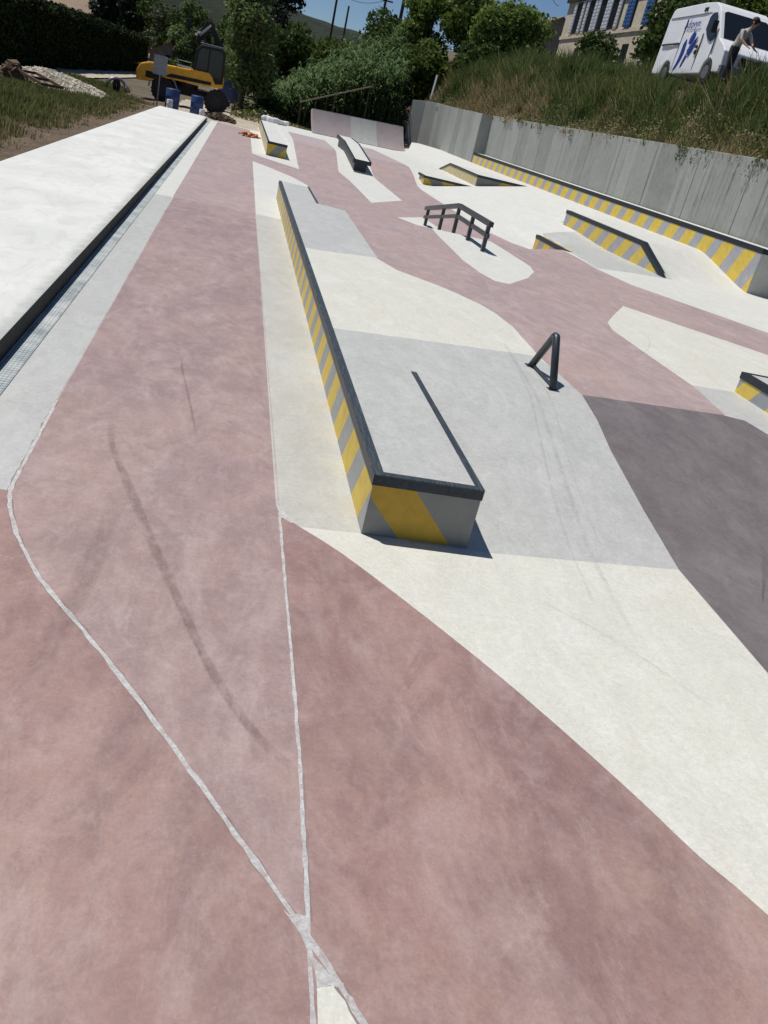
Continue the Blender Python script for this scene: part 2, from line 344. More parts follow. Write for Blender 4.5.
# ------------------------------------------------------------------ skatepark floor
def sm(a, b, t):
    t = min(1, max(0, (t-a)/(b-a))); return t*t*(3-2*t)*.35+t*.65
U = .38
def zf(x, y):
    if x < 1.62: return 0.0
    base = U*sm(4.4, 6.6, y)*(1-sm(17.1, 19.9, y))+.42*sm(32.2, 37, y)
    b = .88*min(1, max(0, (x-6.7)/4.3)); near = U*sm(4.4, 6.6, y)
    def low(x):
        q = 1.4*max(0, min(1, (x-6.1)/1.1)); q2 = .8*q/1.4
        z = U*sm(4.4, 6.6, y)*(1-sm(17.1+q, 19.9+q2, y))+.42*sm(32.2, 37, y)
        return max(z, b*sm(19.9, 24, y)) if y > 19 else z
    if x <= 7.46: return low(x)
    if x <= 9.19:
        t = sm(20.6, 23.2, y); hi = near*(1-t)+max(b, .42*sm(32.2, 37, y))*t
        f = 1-sm(7.46, 8.5, x)*1.0; f *= min(1, max(0, (y-20.4)/.25)); return hi*(1-f)+min(hi, low(7.46)+(x-7.46)*.2)*f
    k = 19.0+(x-9.1)*.65; e = 17.4+(x-9.1)*.2
    deck = U+(.88-U)*sm(e, k, y)
    if y < e: deck = near
    t = sm(23.9, 27, y); z = deck*(1-t)+max(b, .42*sm(32.2, 37, y))*t
    f = (1-sm(9.21, 10.4, x))*min(1, max(0, (y-23.8)/.25)); return z*(1-f)+max(b, .42*sm(32.2, 37, y))*f

def ribbon(pts, w, jag=0):
    # closed polygon around a polyline
    Lp, Rp = [], []; q = []
    for a, b in zip(pts[:-1], pts[1:]):
        n = max(1, int(math.dist(a, b)/(.05 if jag else 1e9)))
        n = min(n, 30)
        q += [(a[0]+(b[0]-a[0])*i/n, a[1]+(b[1]-a[1])*i/n) for i in range(n)]
    q.append(pts[-1])
    for i, p in enumerate(q):
        a = q[max(i-1, 0)]; b = q[min(i+1, len(q)-1)]; d = math.dist(a, b) or 1; nx, ny = -(b[1]-a[1])/d, (b[0]-a[0])/d
        w1 = w*(1+jag*(random.random()-.5)); w2 = w*(1+jag*(random.random()-.5))
        Lp.append((p[0]+nx*w1/2, p[1]+ny*w1/2)); Rp.append((p[0]-nx*w2/2, p[1]-ny*w2/2))
    return Lp + Rp[::-1]
def smoothline(pts, n=6):
    out = []
    for i in range(len(pts)-1):
        p0 = pts[max(i-1, 0)]; p1 = pts[i]; p2 = pts[i+1]; p3 = pts[min(i+2, len(pts)-1)]
        for j in range(n):
            t = j/n
            out.append(tuple(.5*((2*p1[c])+(-p0[c]+p2[c])*t+(2*p0[c]-5*p1[c]+4*p2[c]-p3[c])*t*t+(-p0[c]+3*p1[c]-3*p2[c]+p3[c])*t**3) for c in (0, 1)))
    out.append(pts[-1]); return out

fg_edge = smoothline([(.535, 4.52), (.568, 4.453), (.65, 4.351), (.859, 4.113), (1.136, 3.709), (1.449, 3.217), (1.702, 2.766), (1.906, 2.362), (2.031, 2.086), (2.171, 1.84), (2.5, 1.1), (2.8, .2), (3.0, -1), (3.1, -4)], 3)
curve = smoothline([(-.923, 5.746), (-.906, 4.59), (-.9, 4.357), (-.861, 4.165), (-.797, 3.961), (-.72, 3.778), (-.553, 3.452), (-.254, 3.011), (.144, 2.361), (.501, 1.747), (.604, 1.557), (.663, 1.433), (.9, .95), (1.3, .1), (1.7, -1.4), (2.0, -4)], 4)
PINK, PALE, CREAM, WHITE, GREY, GSTR, DARK, MORT, HAIR, PRED, PSAL, HALO = range(12)
park = [(-1.42, -4), (16, -4), (16, 17), (12.05, 17.0), (12.05, 45.0), (12.6, 52), (10.7, 58), (9.6, 52.5), (3.6, 48.8), (1.66, 49.0), (1.0, 49.0), (1.0, 45.2), (-1.42, 45.2)]
regions = [  # (material, polygon), later ones win
 (WHITE, park),
 (PINK, [(-.90, 45.2), (.57, 44.8), (.57, 31.0), (.535, 16.76), (.52, 4.6)] + fg_edge + [(-1.42, -4), (-1.42, 4.30), (-.9, 4.33), (-.925, 5.75), (-.945, 14)]),
 (PSAL, [(-.955, 45.2), (.57, 44.8), (.57, 31.0), (.535, 16.76), (-.955, 16.69)]),
 (PRED, [(.537, 4.52), (.541, 2.45), (.523, 1.7), (.50, -4), (3.1, -4)] + fg_edge[::-1]),
 (PRED, curve + [(-1.42, -4), (-1.42, 4.30), (-.9, 4.33)]),
 (CREAM, fg_edge + [(6, -4), (6, 3.6), (3.12, 3.37), (3.125, 4.446), (1.7, 4.34), (1.0, 4.36), (.65, 4.351)]),
 (CREAM, [(6, -4), (16, -4), (16, 7), (5, 7), (4.82, 6.37), (3.12, 3.37)]),
 (GREY, [(-1.42, 4.30), (-.9, 4.33), (-.925, 5.75), (-.945, 14), (-.955, 16.69), (-1.42, 16.5)]),
 (GSTR, [(.535, 16.76), (1.06, 16.75), (1.3, 16.75), (1.3, 4.38), (1.0, 4.37), (.65, 4.351), (.568, 4.453), (.52, 4.6)]),
 (CREAM, [(1.3, 7.65), (3.1, 8.0), (3.22, 7.7), (3.3, 8.6), (3.25, 9.4), (3.2, 10.0), (2.83, 10.76), (2.28, 11.42), (2.11, 12.08), (1.3, 11.8)]),
 (CREAM, [(5.0, 8.03), (5.6, 8.1), (9.5, 8.1), (7.5, 10.72), (6.0, 12.38), (5.42, 11.38), (5.02, 10.7), (4.92, 10.25), (4.92, 9.25)]),
 (PSAL, [(2.2, 42.4), (2.15, 36.3), (2.15, 32.6), (2.03, 28.9), (1.1, 30.0), (.57, 30.9), (.555, 28.0), (1.1, 27.0), (1.66, 25.7), (2.0, 24.3), (1.72, 20.3), (1.60, 19.8), (1.60, 17.1), (1.72, 17.05),
          (2.16, 16.9), (2.13, 14.4), (2.08, 12.08), (2.28, 11.42), (2.83, 10.76), (3.12, 10.19), (3.22, 9.8), (3.27, 9.2), (3.2, 8.0), (3.2, 7.2), (3.23, 6.87),
          (4.74, 7.06), (4.9, 7.1), (4.92, 8.03), (4.92, 9.25), (4.93, 10.25), (5.06, 10.72), (5.42, 11.38), (6.0, 12.38), (7.5, 10.72), (9.6, 8.2), (12, 5.2), (14.5, 5.2), (12.0, 8.0), (8.76, 12.75),
          (7.34, 15.1), (7.15, 16.3), (7.22, 18.6), (7.24, 20.6), (6.9, 21.2), (6.62, 23), (6.6, 28.8), (6.6, 32.8), (6.8, 35), (6.9, 36.8), (6.7, 41), (6.45, 44.9),
          (5.066, 44), (5.066, 36.45), (5.04, 34.8), (4.94, 32.4), (4.91, 26.1), (3.635, 23.5), (3.645, 28.8), (3.56, 31.5), (3.67, 33.2), (3.84, 36.3), (3.86, 42.4)]),
 (PALE, [(2.2, 42.4), (3.86, 42.4), (3.84, 36.3), (2.15, 36.3)]),
 (PALE, [(5.066, 44), (6.45, 44.9), (6.7, 41), (6.85, 37.3), (5.066, 37.0)]),
 (WHITE, [(4.0, 21.4), (4.4, 20.6), (3.98, 18), (3.85, 16.3), (3.73, 13.65), (3.77, 12.75), (3.88, 12.22), (4.1, 12.21), (4.7, 13.2), (5.07, 14.03), (5.19, 14.6), (5.19, 15.3), (5.1, 18), (5.0, 20.8), (4.88, 22.7)]),
 (GREY, [(1.3, 7.65), (3.1, 8.0), (3.22, 7.7), (3.22, 7.2), (3.23, 6.87), (3.17, 6.315), (3.127, 5.838), (3.13, 5.1), (3.125, 4.446), (1.8, 4.342), (1.3, 4.34)]),
 (GREY, [(1.3, 11.8), (2.11, 12.08), (2.13, 14.4), (2.16, 16.9), (1.72, 17.05), (1.3, 17.1)]),
 (DARK, [(3.23, 6.87), (4.74, 7.06), (4.95, 7.0), (5.0, 6.6), (5.0, 4.0), (4.9, -4), (3.16, -4), (3.12, 3.37), (3.125, 4.446), (3.13, 5.1), (3.127, 5.838), (3.17, 6.315)]),
 (GREY, [(4.78, 7.07), (4.92, 8.03), (5.6, 8.1), (5.6, 4.4), (5.0, 4.4), (5.0, 6.6), (4.95, 7.0)]),
 (GREY, [(8.77, 22.8), (8.0, 22.4), (7.47, 19.1), (7.3, 18.3), (7.22, 16.5), (8.19, 17.0), (9.3, 17.35), (9.2, 22.9)]),
 (CREAM, [(.537, 1.547), (.616, 1.56), (.668, 1.428), (1.3, .1), (1.95, -4), (.50, -4), (.525, .5), (.531, 1.428)]),
 (HALO, ribbon(curve, .027, .9)), (HALO, ribbon([(.541, 4.0), (.545, 3), (.545, 2.45), (.535, 1.95), (.53, 1.76)], .018, 1.0)),
 (MORT, ribbon(curve, .020, .8)),
 (MORT, ribbon([(.537, 4.5), (.537, 3.94), (.541, 3), (.541, 2.45), (.53, 1.95), (.523, 1.70), (.52, 1.45), (.515, .8), (.5, -.5)], .014, .8)),
 (MORT, [(.452, 1.80), (.47, 1.782), (.498, 1.786), (.522, 1.778), (.528, 1.70), (.534, 1.640), (.556, 1.618), (.58, 1.583), (.617, 1.560), (.60, 1.549), (.575, 1.556), (.538, 1.545), (.535, 1.60), (.519, 1.66), (.50, 1.72)]),
 (MORT, [(.532, 4.66), (.548, 4.60), (.575, 4.5), (.62, 4.40), (.60, 4.39), (.555, 4.44), (.538, 4.44)]),
 (HAIR, ribbon([(-.923, 5.746), (-.945, 14), (-.955, 16.69)], .010, .4)),
 (HAIR, ribbon([(.537, 4.66), (.535, 10), (.53, 16.76)], .010, .5)),
 (HAIR, ribbon([(6.0, 12.38), (6.35, 13.3), (6.55, 14.0), (7.15, 15.3)], .008)),
 (HAIR, ribbon([(3.22, 9.8), (3.55, 11.2), (3.77, 12.4)], .006)),
]
def inside(px, py, poly):
    px = np.asarray(px); py = np.asarray(py); r = np.zeros(px.shape, bool)
    n = len(poly)
    for i in range(n):
        x1, y1 = poly[i]; x2, y2 = poly[(i+1) % n]
        if y1 == y2: continue
        c = ((y1 > py) != (y2 > py)) & (px < (x2-x1)*(py-y1)/(y2-y1)+x1); r ^= c
    return r
def build_floor():
    vs = []; es = []
    def loop(poly, close=True):
        b = len(vs)
        # densify long edges so the sheet can follow the slopes
        pts = []
        n = len(poly)
        for i in range(n if close else n-1):
            a = poly[i]; c = poly[(i+1) % n]; k = max(1, int(math.dist(a, c)/.8))
            pts += [(a[0]+(c[0]-a[0])*j/k, a[1]+(c[1]-a[1])*j/k) for j in range(k)]
        if not close: pts.append(poly[-1])
        vs.extend(pts); m = len(pts)
        es.extend([(b+i, b+(i+1) % m) for i in range(m if close else m-1)])
    for _, poly in regions: loop(poly)
    for x in (1.60, 1.64, 7.44, 7.48, 9.17, 9.21): loop([(x, 2), (x, 30)], False)
    for x in (6.7, 11.0): loop([(x, 20), (x, 52)], False)
    y = -4.0; row = 0
    while y < 58:
        st = .3 if y < 24 else .6; x = -1.3+(row % 2)*st/2
        while x < 15.9:
            vs.append((x+random.uniform(-.02, .02), y+random.uniform(-.02, .02))); x += st
        y += .25 if y < 24 else .5; row += 1
    out = delaunay_2d_cdt([Vector(v) for v in vs], es, [], 0, 1e-5)
    V, F = out[0], out[2]
    V = np.array([(v.x, v.y) for v in V]); F = np.array([f for f in F])
    c = V[F].mean(1); mi = np.full(len(F), -1)
    for m, poly in regions: mi[inside(c[:, 0], c[:, 1], poly)] = m
    ins = inside(c[:, 0], c[:, 1], park)
    keep = ins & (mi >= 0); F = F[keep]; mi = mi[keep]
    v3 = [(float(x), float(y), zf(float(x), float(y))) for x, y in V]
    me = bpy.data.meshes.new('skatepark_floor'); me.from_pydata(v3, [], F.tolist())
    for k in ('pink', 'pink_far', 'cream', 'white', 'grey', 'greystrip', 'dark', 'mortar', 'hair', 'pinkred', 'pinkpale', 'halo'): me.materials.append(M[k])
    me.polygons.foreach_set('material_index', mi.astype(int).tolist())
    bm = bmesh.new(); bm.from_mesh(me)
    bmesh.ops.delete(bm, geom=[v for v in bm.verts if not v.link_faces], context='VERTS')
    for f in bm.faces:
        if f.normal.z < 0: f.normal_flip()
        f.smooth = True
    for e in bm.edges:
        if len(e.link_faces) == 2 and e.calc_face_angle(0) > .5: e.smooth = False
    bm.to_mesh(me); bm.free()
    o = bpy.data.objects.new('skatepark_floor', me); COL.objects.link(o); tag(o, kind='structure')
build_floor()

def mark(name, pts, w, m, n=10):
    pts = smoothline(pts, n); vs = []; fs = []; uv = []
    for i, p in enumerate(pts):
        a = pts[max(i-1, 0)]; b = pts[min(i+1, len(pts)-1)]; d = math.dist(a, b) or 1; nx, ny = -(b[1]-a[1])/d, (b[0]-a[0])/d
        for s in (-1, 1):
            x, y = p[0]+nx*w/2*s, p[1]+ny*w/2*s; vs.append((x, y, zf(x, y)+.004))
    for i in range(len(pts)-1): fs.append((2*i, 2*i+2, 2*i+3, 2*i+1))
    me = bpy.data.meshes.new(name); me.from_pydata(vs, [], fs); me.materials.append(m)
    u = me.uv_layers.new(name='UVMap'); k = 0; nn = len(pts)-1
    for i in range(nn):
        for a, b in ((0, i), (0, i+1), (1, i+1), (1, i)): u.data[k].uv = (a, b/nn); k += 1
    o = bpy.data.objects.new(name, me); COL.objects.link(o); return tag(o, kind='structure')
mark('tyre_mark', [(-.55, 5.6), (-.485, 5.125), (-.313, 4.567), (-.152, 4.034), (-.02, 3.616), (.094, 3.257), (.192, 2.959), (.298, 2.717), (.401, 2.534), (.53, 2.38)], .052, M['tyre'])
mark('tyre_mark', [(-.47, 5.0), (-.29, 4.4), (-.12, 3.85), (.06, 3.3), (.2, 2.9)], .022, M['faint'])
mark('tyre_mark', [(-.19, 7.2), (-.172, 6.896), (-.088, 6.271), (.022, 5.4)], .025, M['tyre'])
mark('scuff_mark', [(-.36, 4.3), (-.4, 3.5), (-.47, 2.8)], .12, M['faint'])
for pts in ([(2.9, 8.3), (2.873, 8.039), (2.72, 6.72), (2.63, 5.85), (2.55, 4.86), (2.5, 4.31), (2.4, 3.4)], [(2.85, 7.9), (2.5, 5.6), (2.36, 4.3), (2.3, 3.9)], [(2.98, 7.6), (2.7, 5.6), (2.62, 4.5)],
            [(5.4, 11.2), (5.45, 10.4), (5.2, 9.7), (4.7, 8.9)], [(1.9, 3.9), (2.3, 3.5), (2.6, 3.0)], [(4.0, 9.5), (4.3, 8.4), (4.9, 7.4)], [(-.6, 12), (-.2, 11.0), (.3, 10.6)], [(-.8, 9.8), (-.2, 9.2), (.4, 8.3)]):
    mark('scuff_mark', pts, random.uniform(.015, .05), M['scuff'])

# ------------------------------------------------------------------ grating and walkway slab on the left
mb = MB(); mb.box(-1.415, -1.262, -4, 45.2, .002, .007); tag(mb.build('channel_grating', M['grate']), kind='structure')
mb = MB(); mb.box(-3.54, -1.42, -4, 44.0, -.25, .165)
mb.m[3] = 1; mb.m[5] = 0  # lane-side face takes the near-black second material
o = mb.build('raised_walkway', [M['slab'], plain('dark_slot_face', (.035, .036, .034), .85, 0, .35, 12, .5)], bevel=.003); tag(o, kind='structure')

# ------------------------------------------------------------------ ledges
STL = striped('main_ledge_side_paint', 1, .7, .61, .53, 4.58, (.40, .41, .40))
STF = striped('main_ledge_shaded_end_paint', 0, .9, 5, .064, 1.23, (.29, .285, .265), (.58, .36, .03), .05)  # end face shade is in the colours: darker grey and yellow than the side
def ledge_thing(name, label, cat='ledge', loc=(0, 0, 0), group=None): return tag(empty(name, loc), label, cat, group)
def par(t, o): o.parent = t; o.matrix_parent_inverse = Matrix.Translation(-Vector(t.location)); return o
def lbuild(mb, name, m, t, bevel=0, smooth=False):
    o = mb.build(name, m, None, smooth, bevel)
    # keep mesh data local to the thing's base
    off = Vector(t.location); o.data.transform(Matrix.Translation(-off)); o.parent = t
    return o

t = ledge_thing('grind_ledge', 'long low ledge in the foreground with yellow striped side and dark steel edge', loc=(1.33, 4.37, 0))
x0, x1, ya, yb = 1.01, 1.66, 4.37, 19.75
mb = MB()
mb.add([(x0, ya, -.1), (x0, yb, -.1), (x0, yb, .378), (x0, ya, .378)], [(0, 1, 2, 3)], 0)
mb.add([(x0, ya, -.1), (x1, ya, -.1), (x1, ya, .378), (x0, ya, .378)], [(0, 1, 2, 3)], 1)
mb.add([(x1, ya, -.1), (x1, yb, -.1), (x1, yb, .378), (x1, ya, .378)], [(0, 1, 2, 3)], 2)
mb.add([(x0, yb, -.1), (x1, yb, -.1), (x1, yb, .378), (x0, yb, .378)], [(0, 1, 2, 3)], 2)
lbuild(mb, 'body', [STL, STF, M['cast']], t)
mb = MB()
zt = .3805
for a, b, c, d, m in ((ya, 7.58, ya, 7.71, 0), (7.58, 11.66, 7.71, 11.86, 1), (11.66, yb, 11.86, yb, 0)):
    mb.add([(x0, a, zt), (x1, c, zt), (x1, d, zt), (x0, b, zt)], [(0, 1, 2, 3)], m)
lbuild(mb, 'top_surface', [M['grey'], M['cream']], t)
mb = MB(); e = .006
mb.box(x0-e, x0+.055, ya-e, yb, .378, .385, 0); mb.box(x0-e, x0-.0005, ya-e, yb, .318, .378, 1)
mb.box(x0+.055, x1-.04, ya-e, ya+.045, .378, .385, 0); mb.box(x0-.0005, x1+e, ya-e, ya-.0005, .318, .378, 1)
mb.box(x1-.04, x1+e, ya-e, 6.62, .378, .385, 0); mb.box(x1+.0005, x1+e, ya, 6.62, .318, .378, 1)
mb.box(x1-.04, x1+e, 17.05, yb, .378, .385, 0); mb.box(x1+.0005, x1+e, 17.05, yb, .318, .378, 1)
lbuild(mb, 'steel_edge', [M['steelworn'], M['steel']], t)

# low ledge at the right edge of the view
t = ledge_thing('grind_ledge', 'short low ledge with steel rim and striped side at the right picture edge', loc=(5.8, 8.1, .38))
SB = striped('short_ledge_side_paint', 1, .9, .62, .5, 8.16, (.36, .37, .38))
mb = MB(); mb.box(5.47, 6.5, 4.2, 8.1, -.1, .597, 0); lbuild(mb, 'body', SB, t)
mb = MB(); mb.box(5.52, 6.49, 4.25, 8.05, .597, .600, 0); lbuild(mb, 'top_surface', M['grey'], t)
mb = MB(); mb.box(5.462, 5.53, 4.2, 8.108, .597, .604); mb.box(5.462, 5.469, 4.2, 8.108, .535, .597); mb.box(5.53, 6.5, 8.05, 8.108, .597, .604)
lbuild(mb, 'steel_edge', M['steel'], t)

# small wedge between the pink floor and the upper deck
t = ledge_thing('wedge_ledge', 'smallest steel edged wedge, a stub between the flat rail and the kinked striped ledge', loc=(7.36, 20.6, .1))
SC = striped('wedge_side_paint', 1, .7, .8, .5, 18.9, (.42, .41, .38))
mb = MB(); mb.box(7.25, 7.47, 18.6, 20.62, -.1, .376); lbuild(mb, 'body', SC, t)
mb = MB(); mb.box(7.242, 7.34, 18.45, 20.63, .376, .386); mb.box(7.242, 7.249, 18.5, 20.63, .31, .376); lbuild(mb, 'steel_edge', M['steel'], t)

# kinked inner ledge (flat then down)
t = ledge_thing('kinked_ledge', 'striped ledge, level then sloping down to the floor, before the long wall ledge', loc=(9.2, 17.5, .38))
SD = striped('kinked_ledge_side_paint', 1, 1.0, .92, .52, 19.2, (.44, .44, .45))
prof = [(17.45, -.1), (17.45, .38), (18.9, .879), (24.0, .879), (24.0, -.1)]
mb = MB(); mb.prism(prof, 9.10, 9.215, 'x'); lbuild(mb, 'body', SD, t)
mb = MB(); nz = [(17.40, .366), (18.89, .882), (24.03, .882)]
up = [(17.40, .378), (18.885, .890), (24.03, .890)]
mb.prism([nz[0], nz[1], nz[2], up[2], up[1], up[0]], 9.092, 9.222, 'x')
mb.prism([(17.42, .300), (18.93, .80), (24.03, .80), nz[2], nz[1], nz[0]], 9.092, 9.099, 'x')
lbuild(mb, 'steel_edge', M['steel'], t)

# long ledge against the wall
t = ledge_thing('wall_ledge', 'longest ledge, running along the foot of the grey retaining wall with yellow stripes', loc=(11.7, 17.9, .38))
SE = striped('wall_ledge_side_paint', 1, .6, .955, .55, 18.83, (.44, .44, .46), (.76, .55, .075))
mb = MB(); mb.box(11.4, 12.0, 17.9, 44.7, -.1, 1.357); mb.m[2] = 1; lbuild(mb, 'body', [SE, M['cast']], t)
mb = MB(); mb.box(11.47, 11.99, 17.92, 44.69, 1.357, 1.362); lbuild(mb, 'top_surface', M['white'], t)
mb = MB(); mb.box(11.392, 11.47, 17.9, 44.7, 1.357, 1.366); mb.box(11.392, 11.399, 17.892, 44.7, 1.25, 1.357); mb.box(11.399, 12.0, 17.892, 17.899, 1.25, 1.357)
lbuild(mb, 'steel_edge', M['steel'], t)

# two manual pads on the far right bank
def pad(name, label, poly, zt, x0, x1, y0, y1, stripe_y, stripe_f, slope=None):
    t = ledge_thing(name, label, loc=((x0+x1)/2, y0, 0))
    mb = MB(); n = len(poly)
    zs = [zt if slope is None else slope(p) for p in poly]
    vb = [(p[0], p[1], -.1) for p in poly]; vt = [(p[0], p[1], z) for p, z in zip(poly, zs)]
    b = len(mb.v); mb.v += vb+vt
    for i in range(n):
        j = (i+1) % n; mb.f.append((b+i, b+j, b+n+j, b+n+i))
        mb.m.append(1 if abs(poly[i][1]-y0) < .02 and abs(poly[j][1]-y0) < .02 else 0)
    if slope is None: mb.f.append(tuple(b+n+i for i in range(n))); mb.m.append(2)
    else:
        mb.f.append((b+n, b+n+1, b+n+2, b+n+5)); mb.m.append(2); mb.f.append((b+n+5, b+n+2, b+n+3, b+n+4)); mb.m.append(2)
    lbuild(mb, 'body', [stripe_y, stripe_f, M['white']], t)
    return t
SFar = striped('far_ledge_side_paint', 1, .6, .5, .62, 0, (.52, .49, .40), (.66, .52, .20), .3)
SFr1 = striped('far_ledge_shaded_end_paint', 0, 1.1, 1.0, .48, 6.95, (.20, .20, .19), (.60, .42, .04), .05)  # darker copy of the side paint, shade of the viewer-facing end included
poly = [(6.9, 33.4), (8.95, 33.4), (8.95, 36.2), (7.8, 36.2), (7.2, 35.6), (6.95, 34.6)]
t = pad('manual_pad', 'smaller low flat pad of pale concrete, beside the pink lane on the far bank', poly, .41, 6.9, 8.9, 33.4, 36, SFar, SFr1)
mb = MB(); mb.box(6.89, 8.95, 33.385, 33.44, .41, .418); mb.box(6.89, 8.95, 33.385, 33.398, .34, .41); mb.box(6.89, 6.96, 33.44, 34.6, .41, .418); mb.box(6.885, 6.898, 33.385, 34.6, .34, .41); lbuild(mb, 'steel_edge', M['steel'], t)
poly = [(8.9, 33.5), (11.1, 33.5), (11.1, 38.4), (11.1, 40.5), (8.9, 40.5), (8.9, 38.4)]
t = pad('manual_pad', 'larger pad with a far end folding down, between small pad and wall ledge', poly, .85, 8.9, 11, 33.5, 40.5, SFar, striped('big_pad_shaded_end_paint', 0, -1.3, 1.6, .42, 8.9, (.20, .20, .19), (.58, .40, .04), .05),  # end colours darkened to paint in the shade on this face
        slope=lambda p: .85 if p[1] < 39 else .42)
mb = MB(); mb.box(8.89, 11.1, 33.485, 33.56, .85, .858); mb.box(8.89, 11.1, 33.485, 33.498, .77, .85)
mb.prism([(33.485, .77), (38.4, .77), (40.5, .35), (40.5, .428), (38.4, .858), (33.485, .858)], 8.885, 8.898, 'x')
mb.prism([(33.56, .85), (38.4, .85), (40.5, .42), (40.5, .428), (38.4, .858), (33.56, .858)], 8.898, 8.96, 'x'); lbuild(mb, 'steel_edge', M['steel'], t)

# far left ledge
t = ledge_thing('grind_ledge', 'far left ledge with a pale side and a shaded yellow striped end', loc=(1.35, 31.6, 0))
mb = MB(); X0, X1, Y0, Y1 = 1.04, 1.70, 31.6, 49.0
mb.add([(X0, Y0, -.1), (X0, Y1, -.1), (X0, Y1, .44), (X0, Y0, .44)], [(0, 1, 2, 3)], 0)
mb.add([(X0, Y0, -.1), (X1, Y0, -.1), (X1, Y0, .44), (X0, Y0, .44)], [(0, 1, 2, 3)], 1)
mb.add([(X1, Y0, -.1), (X1, Y1, -.1), (X1, Y1, .44), (X1, Y0, .44)], [(0, 1, 2, 3)], 2)
mb.add([(X0, Y1, -.1), (X1, Y1, -.1), (X1, Y1, .44), (X0, Y1, .44)], [(0, 1, 2, 3)], 2)
mb.add([(X0, Y0, .44), (X1, Y0, .44), (X1, Y1, .44), (X0, Y1, .44)], [(0, 1, 2, 3)], 2)
lbuild(mb, 'body', [striped('far_left_side_paint', 1, .7, .6, .6, 0, (.60, .57, .47), (.68, .58, .30), .3), striped('far_left_shaded_end_paint', 0, -.9, .62, .5, .75, (.28, .28, .26), (.60, .43, .04), .05), M['white']], t)  # end stripes use darker tones than the side, imitating its shade
mb = MB(); mb.box(X0-.01, X0+.05, Y0-.01, Y1, .44, .448); mb.box(X0+.05, X1+.01, Y0-.01, Y0+.06, .44, .448); mb.box(X0-.01, X1+.01, Y0-.012, Y0-.001, .37, .44)
lbuild(mb, 'steel_edge', M['steel'], t)
# white sheet roll and orange netting
mb = MB()
for i in range(7):
    a = random.uniform(0, 3.1)
pts = [(1.06+.2*i, 47.6+.18*math.sin(i*1.3), .53+.05*math.sin(i*2.1)) for i in range(8)]
mb.tube(pts, [.10, .17, .2, .15, .13, .14, .12, .07], 10)
o = mb.build('sheet_roll', M['cloth'], smooth=True); d = o.modifiers.new('crumple', 'SUBSURF'); d.levels = d.render_levels = 2
tx = bpy.data.textures.new('crumple', 'CLOUDS'); tx.noise_scale = .18; dm = o.modifiers.new('dis', 'DISPLACE'); dm.texture = tx; dm.strength = .12
whole(o, 'crumpled white plastic sheet lying on the end of the far left ledge', 'plastic sheet')
mb = MB()
for i in range(26):
    a = random.uniform(0, 6.28); r = random.uniform(0, .42); c = Vector((.52+r*math.cos(a), 39.4+r*1.3*math.sin(a), .03))
    p = [c+Vector((random.uniform(-.2, .2), random.uniform(-.25, .25), random.uniform(-.02, .13))) for _ in range(5)]; p[0].z = .02; p[-1].z = .02
    mb.tube(smooth3 := [tuple(q) for q in p], .03, 5)
whole(mb.build('orange_netting', M['orange'], smooth=True), 'crumpled orange plastic netting lying on the pink lane beside the far ledge', 'netting')

# concrete bench ledge on posts (kinked)
t = ledge_thing('bench_ledge', 'kinked concrete bench with a white top and dark steel rim, facing the far quarter pipe', 'bench', loc=(4.45, 32.8, 0))
mb = MB(); top = [(32.75, .46), (36.9, .80), (39.8, .86)]
mb.prism([(y, z-.13) for y, z in top]+[(y, z) for y, z in top[::-1]], 4.13, 4.77, 'x'); lbuild(mb, 'slab', M['white'], t, .01)
mb = MB(); mb.prism([(33.05, -.05)]+[(39.7, .2), (39.7, .72), (36.9, .67), (33.05, .35)], 4.22, 4.68, 'x'); lbuild(mb, 'plinth', M['steel'], t)  # concrete plinth coloured near-black to paint the shade below the slab
mb = MB()
for xa, xb in ((4.118, 4.129), (4.771, 4.782)): mb.prism([(y, z-.13) for y, z in top]+[(y, z+.006) for y, z in top[::-1]], xa, xb, 'x')
for xa, xb in ((4.129, 4.19), (4.71, 4.771)): mb.prism([(y, z+.001) for y, z in top]+[(y, z+.007) for y, z in top[::-1]], xa, xb, 'x')
mb.box(4.118, 4.782, 32.735, 32.748, .33, .466); lbuild(mb, 'steel_rim', M['steel'], t)

# quarter pipe
t = tag(empty('quarter_pipe', (6.3, 48, .42)), 'quarter pipe at the far end, white band between two mauve grey bands', 'quarter pipe')
def qp(u, s):  # u along width, s up the curve
    bx = 3.62+u*5.33; by = 47.4+u*3.1; d = Vector((3.1, -5.33, 0)).normalized()*-1
    hgt = 1.06+.14*u; th = .62+s*.42; rr = hgt/(math.cos(.62)-math.cos(1.04)); w = rr*(math.sin(th)-math.sin(.62)); z = .40+rr*(math.cos(.62)-math.cos(th))
    n = Vector((-.18, 1, 0)).normalized(); return Vector((bx, by, 0))-n*.25+n*w+Vector((0, 0, z))
for a, b, m in ((0, .40, 'pink_far'), (.40, .685, 'grey'), (.685, 1, 'pink_far')):
    mb = MB(); nu, ns = 8, 14
    vs = [qp(a+(b-a)*i/nu, j/ns) for i in range(nu+1) for j in range(ns+1)]
    fs = [(i*(ns+1)+j, (i+1)*(ns+1)+j, (i+1)*(ns+1)+j+1, i*(ns+1)+j+1) for i in range(nu) for j in range(ns)]
    mb.add(vs, fs); o = mb.build('ramp_surface', M[m], None, True, recalc=False)
    s = o.modifiers.new('thick', 'SOLIDIFY'); s.thickness = .12; s.offset = 0; es = o.modifiers.new('split', 'EDGE_SPLIT'); es.split_angle = .6
    o.data.transform(Matrix.Translation(-t.location)); o.parent = t
mb = MB(); mb.tube([qp(0, 1.0)+Vector((0, 0, .02)), qp(1, 1.0)+Vector((0, 0, .02))], .03, 8); lbuild(mb, 'coping', M['galv'], t)

